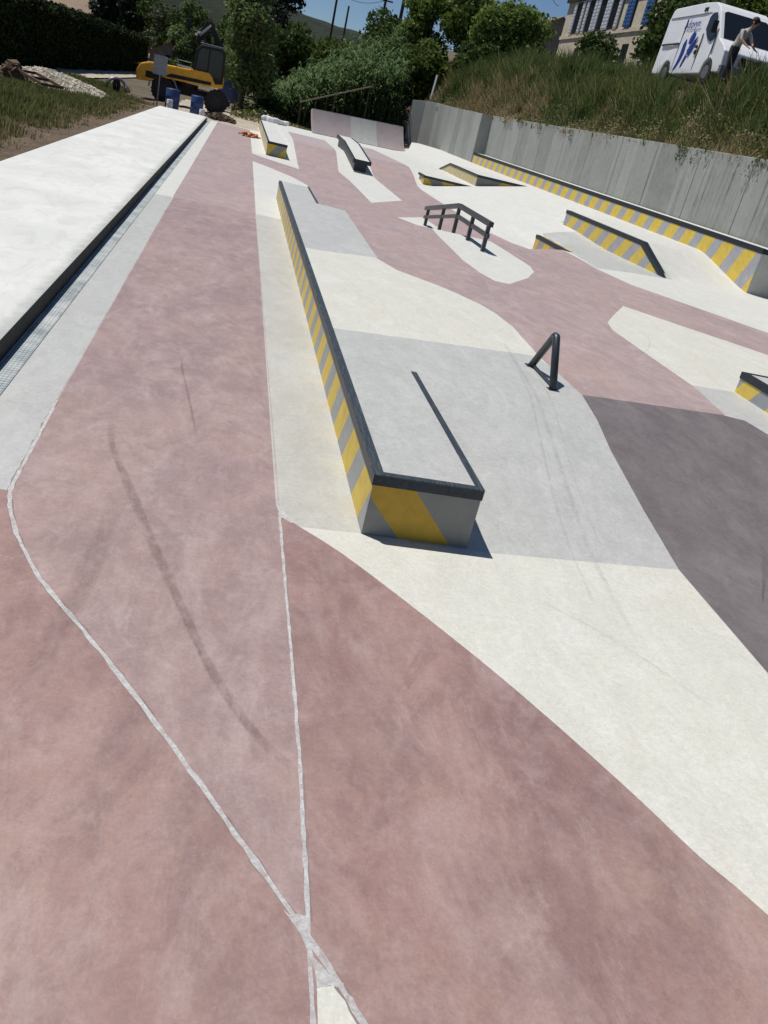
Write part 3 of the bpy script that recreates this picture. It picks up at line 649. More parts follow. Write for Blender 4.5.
# flat kinked rail
t = tag(empty('grind_rail', (4.5, 15.2, U)), 'dark square grind rail with a kink, on five posts over a pale pad', 'grind rail')
rl = [(4.60, 21.15), (4.47, 18.0), (4.47, 15.15)]
def rpt(y):
    if y > 17.5: f = (y-17.5)/3.6; return (4.47+.13*f, y, .38-.38*sm(17.1, 19.9, y))
    return (4.47, y, .38)
ys = [20.9, 19.1, 17.6, 16.4, 15.25]
hz = [.36, .44, .47, .47, .47]
tops = [Vector((4.60, 21.2, .36)), Vector((4.47, 17.6, .86)), Vector((4.47, 15.12, .86))]
def topz(y): return .36+(.86-.36)*(21.2-y)/3.6 if y > 17.6 else .86
mb = MB(); mb.bar(tops[0], tops[1], .085, .085); mb.bar(tops[1]+Vector((0, .03, 0)), tops[2], .085, .085); lbuild(mb, 'top_bar', M['rail'], t)
mb = MB(); dz = Vector((0, 0, -.20)); mb.bar(tops[0]+dz, tops[1]+dz, .045, .07); mb.bar(tops[1]+dz+Vector((0, .02, 0)), tops[2]+dz, .045, .07); lbuild(mb, 'lower_bar', M['rail'], t)
for y in ys:
    p = rpt(y); mb = MB(); mb.bar((p[0], p[1], p[2]-.05), (p[0], p[1], topz(y)-.03), .065, .065); lbuild(mb, 'post', M['rail'], t)

# A shaped rail
t = tag(empty('grind_rail', (2.97, 7.1, U)), 'round slate rail bent to an upright triangle, on the grey bank', 'grind rail')
mb = MB(); A = Vector((2.965, 7.56, .38)); B = Vector((2.95, 6.86, .375)); C0 = Vector((2.96, 7.18, .80))
C1 = C0+(A-C0).normalized()*.05; C2 = C0+(B-C0).normalized()*.05
mb.tube([A, C1+(A-C1)*.02, C0+Vector((0, .012, -.028)), C0+Vector((0, -.012, -.028)), C2, B], .034, 14); lbuild(mb, 'bent_tube', M['rail'], t, smooth=True)
mb = MB(); mb.tube([A+Vector((0, -.04, .03)), B+Vector((0, .05, .03))], .012, 8); lbuild(mb, 'foot_bar', M['rail'], t)
for p in (A, B):
    mb = MB(); mb.box(p.x-.05, p.x+.05, p.y-.045, p.y+.045, p.z-.01, p.z+.008); lbuild(mb, 'foot_plate', M['rail'], t)

# ------------------------------------------------------------------ retaining walls
def wall_panels(pts, z1, th, label, name='retaining_wall'):
    t = tag(empty(name, (pts[0][0], pts[0][1], 0)), label, 'wall')
    for (a, b), zt in zip(zip(pts[:-1], pts[1:]), z1):
        a = Vector((*a, 0)); b = Vector((*b, 0)); d = (b-a); Ln = d.length; d /= Ln; n = Vector((d.y, -d.x, 0))
        g = .012
        mb = MB(); P = [a+d*g, b-d*g, b-d*g+n*th, a+d*g+n*th]
        vs = [(p.x, p.y, -.6) for p in P]+[(p.x, p.y, zt[0] if i in (0, 3) else zt[1]) for i, p in enumerate(P)]
        mb.add(vs, [(3, 2, 1, 0), (4, 5, 6, 7), (0, 1, 5, 4), (1, 2, 6, 5), (2, 3, 7, 6), (3, 0, 4, 7)]); lbuild(mb, 'wall_panel', M['wall'], t, .012)
    return t
ysn = [-3.88+2.72*i for i in range(18)]+[45.3]
pn = [(12.04, y) for y in ysn]; zz = [(3.16, 3.16)]*(len(pn)-1)
wall_panels(pn, zz, .25, 'grey retaining wall with dark water streaks behind the long ledge')
mb = MB(); 
pf = [(11.5, 45.3), (11.55, 47.6), (11.62, 50.2), (11.75, 53), (11.9, 56), (12.05, 59.5), (11.6, 61.2), (10.9, 62.2)]
wf = wall_panels(pf, [(3.13, 3.17), (3.17, 3.2), (3.2, 3.24), (3.24, 3.3), (3.3, 3.38), (3.38, 3.36), (3.36, 3.25)], .25, 'far stepped-forward stretch of grey retaining wall, curving away at its left end', 'retaining_wall')
mb = MB(); mb.box(11.52, 12.3, 45.31, 45.55, -.6, 3.14); lbuild(mb, 'return_panel', M['wall'], wf)

# ------------------------------------------------------------------ ground, verge, gravel, embankment, hills
mb = MB()
def sheet(name, x0, x1, y0, y1, nx, ny, fz, m, kind='structure'):
    vs = []; fs = []
    for j in range(ny+1):
        for i in range(nx+1):
            x = x0+(x1-x0)*i/nx; y = y0+(y1-y0)*j/ny; vs.append((x, y, fz(x, y)))
    for j in range(ny):
        for i in range(nx): a = j*(nx+1)+i; fs.append((a, a+1, a+nx+2, a+nx+1))
    mb = MB(); mb.add(vs, fs); o = mb.build(name, m, None, True, recalc=False); return tag(o, kind=kind)
sheet('ground', -900, 900, -200, 1200, 4, 4, lambda x, y: -.12, M['ground'])
from mathutils import noise as mn
def nz(x, y, s, a): return a*mn.noise(Vector((x*s, y*s, 3.1)))
def verge(x, y):
    return .02+nz(x, y, 1.1, .07)+nz(x, y, 4, .03)-.10*max(0, min(1, (-x-3.7)/1.2))+.35*max(0, min(1, (-x-4.6)/3.2))*max(0, min(1, (40-y)/14))
sheet('verge_soil', -9.5, -3.545, 2, 56, 44, 260, verge, M['soil'])
sheet('gravel_track', -13.0, -9.3, 20, 125, 16, 100, lambda x, y: -.02+nz(x, y, .7, .05), M['gravel'])
sheet('dirt_yard', -3.6, 5.5, 45.0, 66, 36, 60, lambda x, y: -.06+nz(x, y, .5, .08)+nz(x, y, 2.2, .05)+.35*max(0, min(1, (y-66)/14)), M['gravel'])
def hill(x, y):
    if y < 45: pass
    c = 3.05+1.95*max(0, min(1, (x-12.6)/1.6))+.16*max(0, x-14.2)+.05*max(0, y-38)*max(0, min(1, (x-12.6)/4))+nz(x, y, .5, .22)+nz(x, y, 1.7, .1)
    return c
sheet('grassy_bank', 12.25, 60, -6, 110, 90, 160, hill, M['ground'])
def farbank(x, y):   # slope beyond the end of the wall and behind the quarter pipe
    f = max(0, min(1, (y-60)/10)); g = max(0, min(1, (x-3)/9)); return -.1+f*g*3.6+f*.3+nz(x, y, .5, .3)*f
sheet('stream_bank', 1.5, 12.28, 53, 90, 30, 60, farbank, M['soil'])
def ridge(x, y):
    h = 36+(20-x)*.42 if x < 20 else (36-(x-20)*.10 if x < 75 else 30.5)
    h = min(h, 95)+3.0*mn.noise(Vector((x*.03, 2, 0))); f = max(0, min(1, (y-330)/150)); return -1+h*f*f*(3-2*f)+nz(x, y, .06, 1.6)*f+nz(x, y, .2, .8)*f
m, nt, b = mat('wooded_hillside'); k = N(nt); p = k.pos()
c = k.mix(k.ramp(k.noise(p, .05, 9, .75), [(.4, 0), (.6, 1)]), (.018, .032, .016), (.045, .058, .03))
c = k.mix(k.ramp(k.noise(p, .02, 5), [(.58, 0), (.66, 1)]), c, (.16, .12, .075)); k.l(c, b.inputs['Base Color']); b.inputs['Roughness'].default_value = 1
k.bump(k.noise(p, .25, 8, .8), b, 1, 3.0); M['hill'] = m
sheet('hills', -420, 500, 330, 560, 160, 30, ridge, M['hill'])
def slopefield(x, y): f = max(0, min(1, (y-130)/90)); return -.1+11*f*max(0, min(1, (-x-5)/25))+nz(x, y, .03, 1.2)*f
sheet('field_slope', -120, 0, 125, 260, 40, 40, slopefield, M['field'])

# ------------------------------------------------------------------ leaves and grass meshes
def tri_mesh(name, V, F, mats, mi=None, parent=None):
    me = bpy.data.meshes.new(name); nv, nf = len(V), len(F)
    me.vertices.add(nv); me.vertices.foreach_set('co', V.astype(np.float32).ravel())
    k = F.shape[1]; me.loops.add(nf*k); me.loops.foreach_set('vertex_index', F.astype(np.int32).ravel())
    me.polygons.add(nf); me.polygons.foreach_set('loop_start', np.arange(0, nf*k, k, dtype=np.int32))
    for m in mats: me.materials.append(m)
    if mi is not None: me.polygons.foreach_set('material_index', mi.astype(np.int32))
    me.update(calc_edges=True); me.validate()
    o = bpy.data.objects.new(name, me); COL.objects.link(o)
    if parent: o.parent = parent
    return o
def leaves(C, size, aspect=.55, droop=0):
    n = len(C); a = RNG.normal(size=(n, 3)); a[:, 2] -= droop; a /= np.linalg.norm(a, axis=1)[:, None]
    b = RNG.normal(size=(n, 3)); b -= a*(a*b).sum(1)[:, None]; b /= np.linalg.norm(b, axis=1)[:, None]
    s = size*RNG.uniform(.6, 1.35, n)[:, None]
    V = np.stack([C-a*s, C+b*s*aspect, C+a*s, C-b*s*aspect], 1).reshape(-1, 3)
    return V, np.arange(4*n).reshape(-1, 4)
def crown_points(clumps, n):
    w = np.array([c[3]**2 for c in clumps]); k = RNG.choice(len(clumps), n, p=w/w.sum())
    c = np.array([c[:3] for c in clumps])[k]; r = np.array([c[3] for c in clumps])[k]
    d = RNG.normal(size=(n, 3)); d /= np.linalg.norm(d, axis=1)[:, None]
    rad = r*np.clip(RNG.normal(.86, .17, n), .1, 1.35)
    return c+d*rad[:, None]*np.array([1, 1, .85])
def tree(name, label, cat, x, y, z, h, w, m, n=5000, leafsize=.14, shape='round', group=None, trunk_h=None, trunk_r=.16, seed=0, low=.2):
    rs = np.random.default_rng(seed+17); t = tag(empty(name, (x, y, z)), label, cat, group)
    cl = []
    nc = 26
    for i in range(nc):
        if shape == 'column':
            f = rs.uniform(low, 1); rr = w/2*(1-.75*max(0, f-.4)/.6)*(.55+.45*min(1, (f-low+.15)/.25)); a = rs.uniform(0, 6.28); q = rs.uniform(.2, .75)*rr
            cl.append((q*math.cos(a), q*math.sin(a), f*h*.95, rr*rs.uniform(.4, .6)))
        else:
            a = rs.uniform(0, 6.28); e = rs.uniform(-.6, 1); q = rs.uniform(.3, .8)
            cz = h*(low+(1-low)/2)+e*h*(1-low)/2*.72; rr = w/2*math.sqrt(max(.1, 1-(e*.8)**2))*q
            cl.append((rr*math.cos(a), rr*math.sin(a), cz, w*rs.uniform(.13, .24)))
    mb = MB(); th = trunk_h or h*.7
    mb.tube([(0, 0, -.3), (.04*h*.2, .02, th*.4), (-.03, .03, th*.75), (.02, 0, th)], [trunk_r*1.3, trunk_r, trunk_r*.7, trunk_r*.3], 8)
    mb.build('trunk', M['bark'], t, True)
    mb = MB()
    for c in cl[:12]: mb.tube([(0, 0, min(c[2]*.55, th*.8)), (c[0]*.5, c[1]*.5, c[2]*.8), c[:3]], [trunk_r*.45, trunk_r*.3, .02], 5)
    mb.build('limbs', M['bark'], t, True)
    V, F = leaves(crown_points(cl, n), leafsize); tri_mesh('crown', V, F, [m], None, t)
    return t
def grass_blades(P, hgt, w, lean=.35):
    n = len(P); a = RNG.uniform(0, 6.283, n); d = np.stack([np.cos(a), np.sin(a), np.zeros(n)], 1)
    la = RNG.uniform(0, 6.283, n); l = np.stack([np.cos(la), np.sin(la), np.zeros(n)], 1)*(RNG.uniform(0, lean, n)*hgt)[:, None]
    H3 = np.zeros((n, 3)); H3[:, 2] = hgt
    b0 = P-d*w[:, None]/2; b1 = P+d*w[:, None]/2; m0 = P+l*.35+H3*.55-d*w[:, None]*.4; m1 = P+l*.35+H3*.55+d*w[:, None]*.4; tp = P+l+H3
    V = np.stack([b0, b1, m1, m0, tp], 1).reshape(-1, 3); i = np.arange(n)*5
    F = np.concatenate([np.stack([i, i+1, i+2], 1), np.stack([i, i+2, i+3], 1), np.stack([i+3, i+2, i+4], 1)]); return V, F
def nval(x, y, s, o=0): return mn.noise(Vector((x*s+o, y*s-o, o)))

# grass on the bank above the wall: tussocks of tall weeds, green above and straw coloured near the wall
def bank_grass():
    P = []; h = []; w = []; mi = []; LN = []
    def put(x, y, hh, ww, m, ln): P.append((x, y, hill(max(x, 12.26), y)-.05)); h.append(hh); w.append(ww); mi.append(m); LN.append(ln)
    nc = 6200
    cx = 12.15+RNG.beta(.95, 2.6, nc)*9.5; cy = 8.5+RNG.beta(1.0, 1.1, nc)*58
    for i in range(nc):
        x, y = cx[i], cy[i]; up = x-12.2
        if x > 14.0 and 27.3 < y < 34.6: continue
        a = nval(x, y, .45, 2); b = nval(x, y, 1.1, 7)
        if b < -.35 and RNG.random() < .75: continue
        dry = .92-up*.62+1.5*nval(x, y, .28, 11)+.12*(y < 26)+.5*nval(x, y, 1.2, 5)
        kind = 2 if RNG.random() < dry else (1 if a+RNG.uniform(-.3, .3) > 0 else 0)
        H0 = (.30+.50*min(1, up/1.4))*(1+.9*a+.5*b)*RNG.uniform(.55, 1.35)
        if up < .15: H0 *= .8
        R0 = RNG.uniform(.08, .26); nb = int(RNG.uniform(16, 38))
        for q in range(nb):
            t = RNG.uniform(0, 6.283); r = R0*math.sqrt(RNG.random())
            m = kind if RNG.random() < .85 else int(RNG.integers(0, 3))
            put(x+r*math.cos(t), y+r*math.sin(t), max(.1, H0*RNG.uniform(.45, 1.1)), (.010+.0008*y)*RNG.uniform(.6, 1.4), m, 0)
    V, F = grass_blades(np.array(P), np.array(h), np.array(w), .95)
    tag(tri_mesh('bank_grass', V, F, [M['grass'], M['grassdeep'], M['grassdry']], np.tile(np.array(mi), 3)), 'tall green and straw coloured grass covering the bank above the retaining wall', 'grass', kind='stuff')
    # broad-leaved weeds between the grass, and dead stems hanging over the wall top
    C = []; mm = []
    for i in range(1500):
        x = 12.1+RNG.beta(.9, 2.2)*7; y = 9+RNG.random()*52
        if x > 13.9 and 27 < y < 35: continue
        H0 = RNG.uniform(.15, .8)*(1+nval(x, y, .5, 21)); k = 2 if (x < 12.9 and RNG.random() < .55) else int(RNG.integers(0, 2))
        for q in range(26):
            C.append((x+RNG.normal(0, .13), y+RNG.normal(0, .15), hill(max(12.26, x), y)+H0*RNG.random()**.8)); mm.append(k)
    for i in range(90):
        y = 10+RNG.random()*45
        if nval(12, y, .45, 31) < -.05: continue
        L = RNG.uniform(.1, .55)
        for q in range(34): f = RNG.random(); C.append((12.02-.10*RNG.random(), y+RNG.normal(0, .10)+.1*f, 3.25-L*f)); mm.append(2 if i % 2 else 1)
    V, F = leaves(np.array(C), .042, .4); tag(tri_mesh('bank_weeds', V, F, [M['leafmid'], M['leafdark'], M['grassdry']], np.array(mm)), 'broad leaved weeds and dead stems along the top of the retaining wall', 'weeds', kind='stuff')
bank_grass()
def verge_grass():
    n = 110000; x = -4.0-RNG.beta(1.5, 1.1, n)*5.4; y = 9+RNG.beta(1, 1, n)*47; P = []; h = []; w = []; mi = []
    for i in range(n):
        a = nval(x[i], y[i], .5, 4); b = nval(x[i], y[i], 2, 9)
        edge = -x[i]-4.6+1.0*a
        if edge < 0 and RNG.random() < .80: continue
        if b < -.25 and RNG.random() < .7: continue
        if (x[i]+8.2)**2/6.5+(y[i]-43)**2/17 < 1 or (x[i] > -6.2 and y[i] > 49.5): continue
        P.append((x[i], y[i], verge(x[i], y[i])-.03)); h.append(max(.06, (.10+.13*min(1, max(0, edge)))*(1+.7*a+.5*b)*RNG.uniform(.5, 1.4))); w.append(.012+.0007*y[i])
        mi.append(1 if RNG.random() < (.45 if edge < .7 else .12) else 0)
    V, F = grass_blades(np.array(P), np.array(h), np.array(w), .7)
    tag(tri_mesh('verge_grass', V, F, [M['grass'], M['grassdry']], np.tile(np.array(mi), 3)), 'green and dry grass on the soil verge left of the walkway', 'grass', kind='stuff')
verge_grass()
def scrub(name, label, n, fx, fy, fz, hh, size, mts, seed):
    # leafy ground cover that nobody could count
    r = np.random.default_rng(seed); x = fx[0]+r.random(n)*(fx[1]-fx[0]); y = fy[0]+r.random(n)*(fy[1]-fy[0])
    C = np.array([(a, b, fz(a, b)+max(0, hh*(.5+1.2*nval(a, b, .35, seed)))*r.random()**.7) for a, b in zip(x, y)])
    V, F = leaves(C, size); mi = r.integers(0, len(mts), n)
    tag(tri_mesh(name, V, F, [M[q] for q in mts], mi), label, 'undergrowth', kind='stuff')
scrub('undergrowth', 'low weeds and brambles on the bank at the far end behind the quarter pipe', 9000, (-.5, 11), (55, 74), lambda x, y: (farbank(x, y) if x > 1.5 else 0), .7, .12, ['leafmid', 'grassdry', 'leafdark'], 3)

# giant reeds
def reeds():
    n = 900; V = []; F = []; 
    Vs = []; b = 0
    for i in range(n):
        x = RNG.uniform(1.2, 10.5); y = RNG.uniform(62.5, 71)
        top = .9+min(1, max(0, (x-1)/6))*3.0+RNG.uniform(-.6, .7); z0 = farbank(x, y) if x > 1.5 else 0
        h = max(1.0, top)*RNG.uniform(.75, 1.1)
        # stem
        a = RNG.uniform(0, 6.28); lx, ly = math.cos(a)*.12*h, math.sin(a)*.12*h
        for k in range(16):
            f = RNG.uniform(.15, 1); px, py, pz = x+lx*f*f, y+ly*f*f, z0+h*f
            a2 = RNG.uniform(0, 6.28); L = RNG.uniform(.5, .95); dx, dy = math.cos(a2), math.sin(a2); w = .05
            p0 = (px, py, pz); p1 = (px+dx*L*.5, py+dy*L*.5, pz+L*.42); p2 = (px+dx*L, py+dy*L, pz+L*.15)
            sx, sy = -dy*w, dx*w
            Vs += [(p0[0]-sx*.5, p0[1]-sy*.5, p0[2]), (p0[0]+sx*.5, p0[1]+sy*.5, p0[2]), (p1[0]+sx, p1[1]+sy, p1[2]), (p1[0]-sx, p1[1]-sy, p1[2]), (p2[0]+sx*.1, p2[1]+sy*.1, p2[2]), (p2[0]-sx*.1, p2[1]-sy*.1, p2[2])]
            F += [(b, b+1, b+2, b+3), (b+3, b+2, b+4, b+5)]; b += 6
        Vs += [(x-.02, y, z0), (x+.02, y, z0), (x+lx+.01, y+ly, z0+h), (x+lx-.01, y+ly, z0+h)]; F.append((b, b+1, b+2, b+3)); b += 4
    tag(tri_mesh('giant_reeds', np.array(Vs), np.array(F), [M['reed']]), 'thick stand of giant reeds with arching leaves behind the quarter pipe', 'reeds', kind='stuff')
reeds()

# ------------------------------------------------------------------ hedge
t = tag(empty('clipped_hedge', (-12.3, 80, 0)), 'long tall dark clipped hedge along the gravel track on the left', 'hedge')
n = 90000; y = 30+RNG.random(n)**1.15*88; side = RNG.random(n)
x = np.where(side < .62, -11.6+RNG.normal(0, .10, n), RNG.uniform(-13.4, -11.5, n)); z = np.where(side < .62, RNG.uniform(0, 3.25, n), 3.2+RNG.normal(0, .12, n))
C = np.stack([x, y, z+.12*np.sin(y*.8)+.004*(y-50)], 1)-np.array([-12.3, 80, 0]); V, F = leaves(C, .13); tri_mesh('foliage', V, F, [M['hedge']], None, t)
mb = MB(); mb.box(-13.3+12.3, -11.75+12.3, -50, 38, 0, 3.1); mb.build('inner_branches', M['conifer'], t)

# ------------------------------------------------------------------ trees
T = tree
T('poplar_tree', 'pale green poplar with a bare lower trunk to the right of the excavator', 'tree', -.1, 62, 0, 9.2, 5.2, M['leafpoplar'], 15000, .13, 'column', None, 6, .17, 1, .2)
T('poplar_tree', 'slim pale green tree rising behind the excavator cab', 'tree', -6.2, 104, 0, 9.5, 4.2, M['leafpoplar'], 6000, .2, 'column', None, 7, .2, 2, .1)
bgs = [(-18.3, 132, 9.5, 5, 'conifer', 'round', 'dark evergreen tree just beyond the right end of the hedge'), (-15.2, 128, 10.5, 4.2, 'conifer', 'column', 'tall narrow black green cypress behind the hedge end'),
       (-11.5, 140, 8.5, 7, 'leafolive', 'round', 'grey green olive tree above the roof of the stone hut'), (-8.0, 138, 10, 7, 'leafdark', 'round', 'dark broad tree behind the stone hut'),
       (-1.5, 118, 9, 6.5, 'leafdark', 'round', 'dark tree between the two poplars'), (-22, 163, 5.0, 6, 'leafdark', 'round', 'dark tree on the field edge above the hedge'),
       (-52, 190, 8, 7, 'leafmid', 'round', 'round tree in the field at the far left'), (-17, 158, 11, 9, 'leafdark', 'round', 'tall dark tree furthest back over the hedge end')]
for i, (x, y, h, w, m, sh, lab) in enumerate(bgs):
    T('cypress_tree' if sh == 'column' else 'broadleaf_tree', lab, 'tree', x, y, slopefield(x, y)-.3 if y > 125 else 0, h, w, M[m], 4500, .28, sh, 'trees beyond the hedge', None, .2, 10+i, .05)
mid = [(2.6, 76, 7.0, 5.0, 'leafdark', 'dark bushy tree just right of the poplar'), (5.0, 80, 6.8, 5.5, 'leafmid', 'mid green tree behind the left part of the reeds'),
       (2.4, 98.5, 12.5, 5.0, 'conifer', 'black green tree standing highest left of the utility poles'), (8.8, 84, 7.2, 5.5, 'leafmid', 'bushy tree behind the top of the reeds'),
       (11.4, 79, 9.8, 5.5, 'leafdark', 'dark tree behind the right end of the reeds'), (10.2, 72, 6.8, 4.6, 'leafmid', 'yellowish green tree overhanging the dark gully'),
       (13.6, 76, 12.4, 5.0, 'leaflight', 'light green tree tallest of those above the wall end'), (12.9, 69.5, 7.6, 4.0, 'leafmid', 'leafy tree rooted right beside the end of the wall'),
       (15.8, 72, 12.2, 5.2, 'leafmid', 'grey green tree in the middle of the group over the bank'), (17.6, 66, 10.6, 5.6, 'leaflight', 'bright green round tree at the right end of the group over the bank'),
       (15.0, 64, 7.6, 3.6, 'leafdark', 'low dark tree at the foot of the bright green one'), (19.4, 74, 10.5, 5.0, 'leafmid', 'tree behind the bright green round one')]
for i, (x, y, h, w, m, lab) in enumerate(mid):
    zb = 0 if y > 74 and x < 12 else (2.5 if x < 12.3 else hill(x, min(y, 100))-1.2)
    hh = h-zb if zb > 1 else h
    T('broadleaf_tree', lab, 'tree', x, y, zb, hh, w, M[m], 9000, .17, 'round', 'trees along the far end of the park', None, .17, 40+i, .02)
T('shade_tree', 'dark dense tree between the stone house and the white van', 'tree', 20.6, 47, hill(20.6, 47)-.3, 4.6, 4.4, M['leafdark'], 9000, .13, 'round', None, None, .2, 71, .02)
T('shade_tree', 'dark tree standing behind the roof of the white van', 'tree', 21.5, 39, hill(21, 39)-.3, 5.2, 5.5, M['leafmid'], 9000, .13, 'round', None, None, .2, 72, .02)
T('garden_bush', 'dark rounded bush in front of the shuttered stone house', 'bush', 19.8, 55, 7.0, 2.1, 2.6, M['leafdark'], 4000, .1, 'round', None, 1, .06, 73, .0)

# ------------------------------------------------------------------ buildings
t = tag(empty('stone_house', (25, 70, 8.4)), 'sunlit stone house with white and blue shutters on the rise above the bank', 'house')
mb = MB(); mb.box(25, 34, 59.5, 79, 7.5, 14.2); lbuild(mb, 'wall', M['stone'], t)
mb = MB(); mb.prism([(24.4, 14.2), (34.6, 14.2), (29.5, 16.4)], 59.1, 79.4, 'y'); lbuild(mb, 'roof', M['tile'], t)
mb = MB(); mb.box(24.75, 25, 59.3, 79.1, 13.35, 13.8); mb.box(24.6, 25, 59.3, 79.1, 13.8, 14.15); lbuild(mb, 'cornice', M['stonegrey'], t)
mb = MB(); mb.box(24.9, 25, 59.4, 79.05, 10.65, 10.9); lbuild(mb, 'string_course', M['stone'], t)
for i, (yc, cm) in enumerate([(75.7, 'shutterwhite'), (72.9, 'shutterwhite'), (70.4, 'shutterwhite'), (68.0, 'shutterwhite'), (65.0, 'bluepaint'), (61.8, 'bluepaint')]):
    mb = MB(); mb.box(24.93, 25.001, yc-.62, yc+.62, 11.02, 13.2); wn = lbuild(mb, 'window', M['darkglass'], t)
    for s in (-1, 1):
        w = .60 if cm == 'shutterwhite' else .62
        c = yc+s*(.62+w/2) if cm == 'shutterwhite' else yc+s*.31
        mb = MB(); mb.box(24.84, 24.90, c-w/2+.02, c+w/2-.02, 10.98, 13.22)
        for q in range(9): z = 11.08+q*.235; mb.box(24.815, 24.84, c-w/2+.07, c+w/2-.07, z, z+.16)
        sh = lbuild(mb, 'shutter', M[cm], t)
for yc in (64.2, 69, 74):
    mb = MB(); mb.box(24.93, 25.001, yc-.5, yc+.5, 8.3, 9.9); lbuild(mb, 'window', M['darkglass'], t)
t = tag(empty('outbuilding', (30, 96, 10)), 'small gabled outbuilding at the far left corner behind the stone house', 'building')
mb = MB(); mb.prism([(27.4, 8), (30.2, 8), (30.2, 13.1), (28.8, 13.9), (27.4, 13.1)], 92, 96, 'y'); lbuild(mb, 'wall', M['stonegrey'], t)
mb = MB(); mb.prism([(27.2, 13.05), (28.8, 14.0), (30.4, 13.05), (30.4, 12.9), (28.8, 13.88), (27.2, 12.9)], 91.8, 96.2, 'y'); lbuild(mb, 'roof', M['tile'], t)
t = tag(empty('stone_hut', (-7.9, 103, 0)), 'small grey stone hut with a pointed gable and one dark window behind the excavator', 'hut')
mb = MB(); mb.prism([(-9.8, -.3), (-6.1, -.3), (-6.1, 2.1), (-7.95, 3.45), (-9.8, 2.3)], 103, 107, 'y'); lbuild(mb, 'wall', M['stonegrey'], t)
mb = MB(); mb.prism([(-10.0, 2.25), (-7.95, 3.6), (-5.9, 2.05), (-5.9, 1.93), (-7.95, 3.46), (-10.0, 2.12)], 102.8, 107.2, 'y'); lbuild(mb, 'roof', M['tile'], t)
mb = MB(); mb.box(-8.2, -7.6, 102.96, 103.001, 1.5, 2.35); lbuild(mb, 'window', M['darkglass'], t)

# ------------------------------------------------------------------ utility poles and wires
poles = [(8.1, 103, 13.5, .13, 'wooden utility pole that stands furthest left against the sky'), (10.5, 114.5, 12.0, .13, 'short bare pole just right of the first utility pole'), (11.7, 92, 12.6, .14, 'utility pole with a crossarm above the reeds'), (12.5, 86, 12.8, .17, 'thick pole without crossarm nearest to the trees over the wall')]
for i, (x, y, h, r, lab) in enumerate(poles):
    t = tag(empty('utility_pole', (x, y, 0)), lab, 'utility pole', 'utility poles against the sky')
    mb = MB(); mb.tube([(0, 0, 0), (0, 0, h)], [r*1.2, r*.8], 8); mb.build('pole', M['polewood'], t)
    if i in (2,):
        mb = MB(); mb.bar((-.7, 0, 11.3), (.7, 0, 11.3), .1, .12); mb.build('crossarm', M['polewood'], t)
for k, (a, b) in enumerate((((8.1, 103, 12.0), (11.7, 92, 11.3)), ((8.1, 103, 12.4), (-60, 150, 16)), ((8.1, 103, 11.6), (-60, 150, 14.5)), ((17, 60, 12.2), (27.5, 90, 14.5)))):
    mb = MB(); A = Vector(a); B = Vector(b); mb.tube([tuple(A.lerp(B, f)-Vector((0, 0, 2.2*f*(1-f)))) for f in [i/12 for i in range(13)]], .022, 5)
    whole(mb.build('overhead_wire', M['black']), ['black wire strung between two utility poles', 'upper black wire leaving the first pole to the left', 'lower black wire leaving the first pole to the left', 'black wire crossing the sky towards the stone house'][k], 'wire')

# ------------------------------------------------------------------ van
vx, vy, vz, yaw = 14.15, 28.25, 5.22, -.035
t = tag(empty('delivery_van', (vx, vy, vz), yaw), 'white delivery van with blue lettering parked on top of the grassy bank', 'van')
prof = [(.02, .32), (0, .55), (.05, .95), (.28, 1.12), (.72, 1.32), (1.42, 2.14), (1.62, 2.30), (1.95, 2.43), (2.8, 2.48), (5.15, 2.46), (5.3, 2.38), (5.38, 2.1), (5.42, .35)]
def arch(c, r=.40): return [(c+r*math.cos(a), .34+r*math.sin(a)) for a in [i*math.pi/10 for i in range(11)]]
bot = [(5.1, .32)]+[(p[0], p[1]) for p in arch(4.25)]+[(3.6, .30), (1.4, .30)]+[(p[0], p[1]) for p in arch(.95)]
mb = MB()
pts = prof+bot
# body with tumblehome: sides lean in towards the roof
def lean(z): return .02+.10*max(0, (z-1.2)/1.25)**1.5
n = len(pts); vs = [(lean(z), y, z) for y, z in pts]+[(2.02-lean(z), y, z) for y, z in pts]
mb.add(vs, [tuple(range(n)), tuple(range(n, 2*n))[::-1]]+[(i, (i+1) % n, n+(i+1) % n, n+i) for i in range(n)])
mb.build('body', M['whitepaint'], t, False, .05)
def sidepanel(name, poly, m, off=.012, par=t, z=None):
    mb = MB(); vs = [(lean(z)-off, y, z) for y, z in poly]; vi = [(lean(z)+.02, y, z) for y, z in poly]; n = len(poly)
    mb.add(vs+vi, [tuple(range(n)), tuple(range(n, 2*n))]+[(i, (i+1) % n, n+(i+1) % n, n+i) for i in range(n)]); return mb.build(name, m, par)
sidepanel('side_window', [(1.0, 1.42), (1.12, 1.30), (1.35, 1.24), (1.62, 1.36), (1.95, 1.62), (1.98, 1.98), (1.86, 2.10), (1.55, 2.10), (1.45, 2.0)], M['darkglass'])
sidepanel('sliding_door_rail', [(3.75, 1.24), (5.2, 1.24), (5.2, 1.29), (3.75, 1.29)], M['black'], .02)
sidepanel('roof_vent', [(2.42, 2.19), (2.5, 2.19), (2.5, 2.31), (2.42, 2.31)], M['black'], .02); sidepanel('roof_vent', [(2.57, 2.19), (2.65, 2.19), (2.65, 2.31), (2.57, 2.31)], M['black'], .02)
sidepanel('door_seam', [(3.70, .4), (3.735, .4), (3.735, 2.02), (3.70, 2.02)], M['black'], .006)
sidepanel('door_seam', [(2.02, .4), (2.05, .4), (2.05, 1.5), (2.02, 1.5)], M['black'], .006)
sidepanel('door_seam', [(1.02, .72), (1.06, .72), (1.02, 1.40), (.98, 1.40)], M['black'], .006)
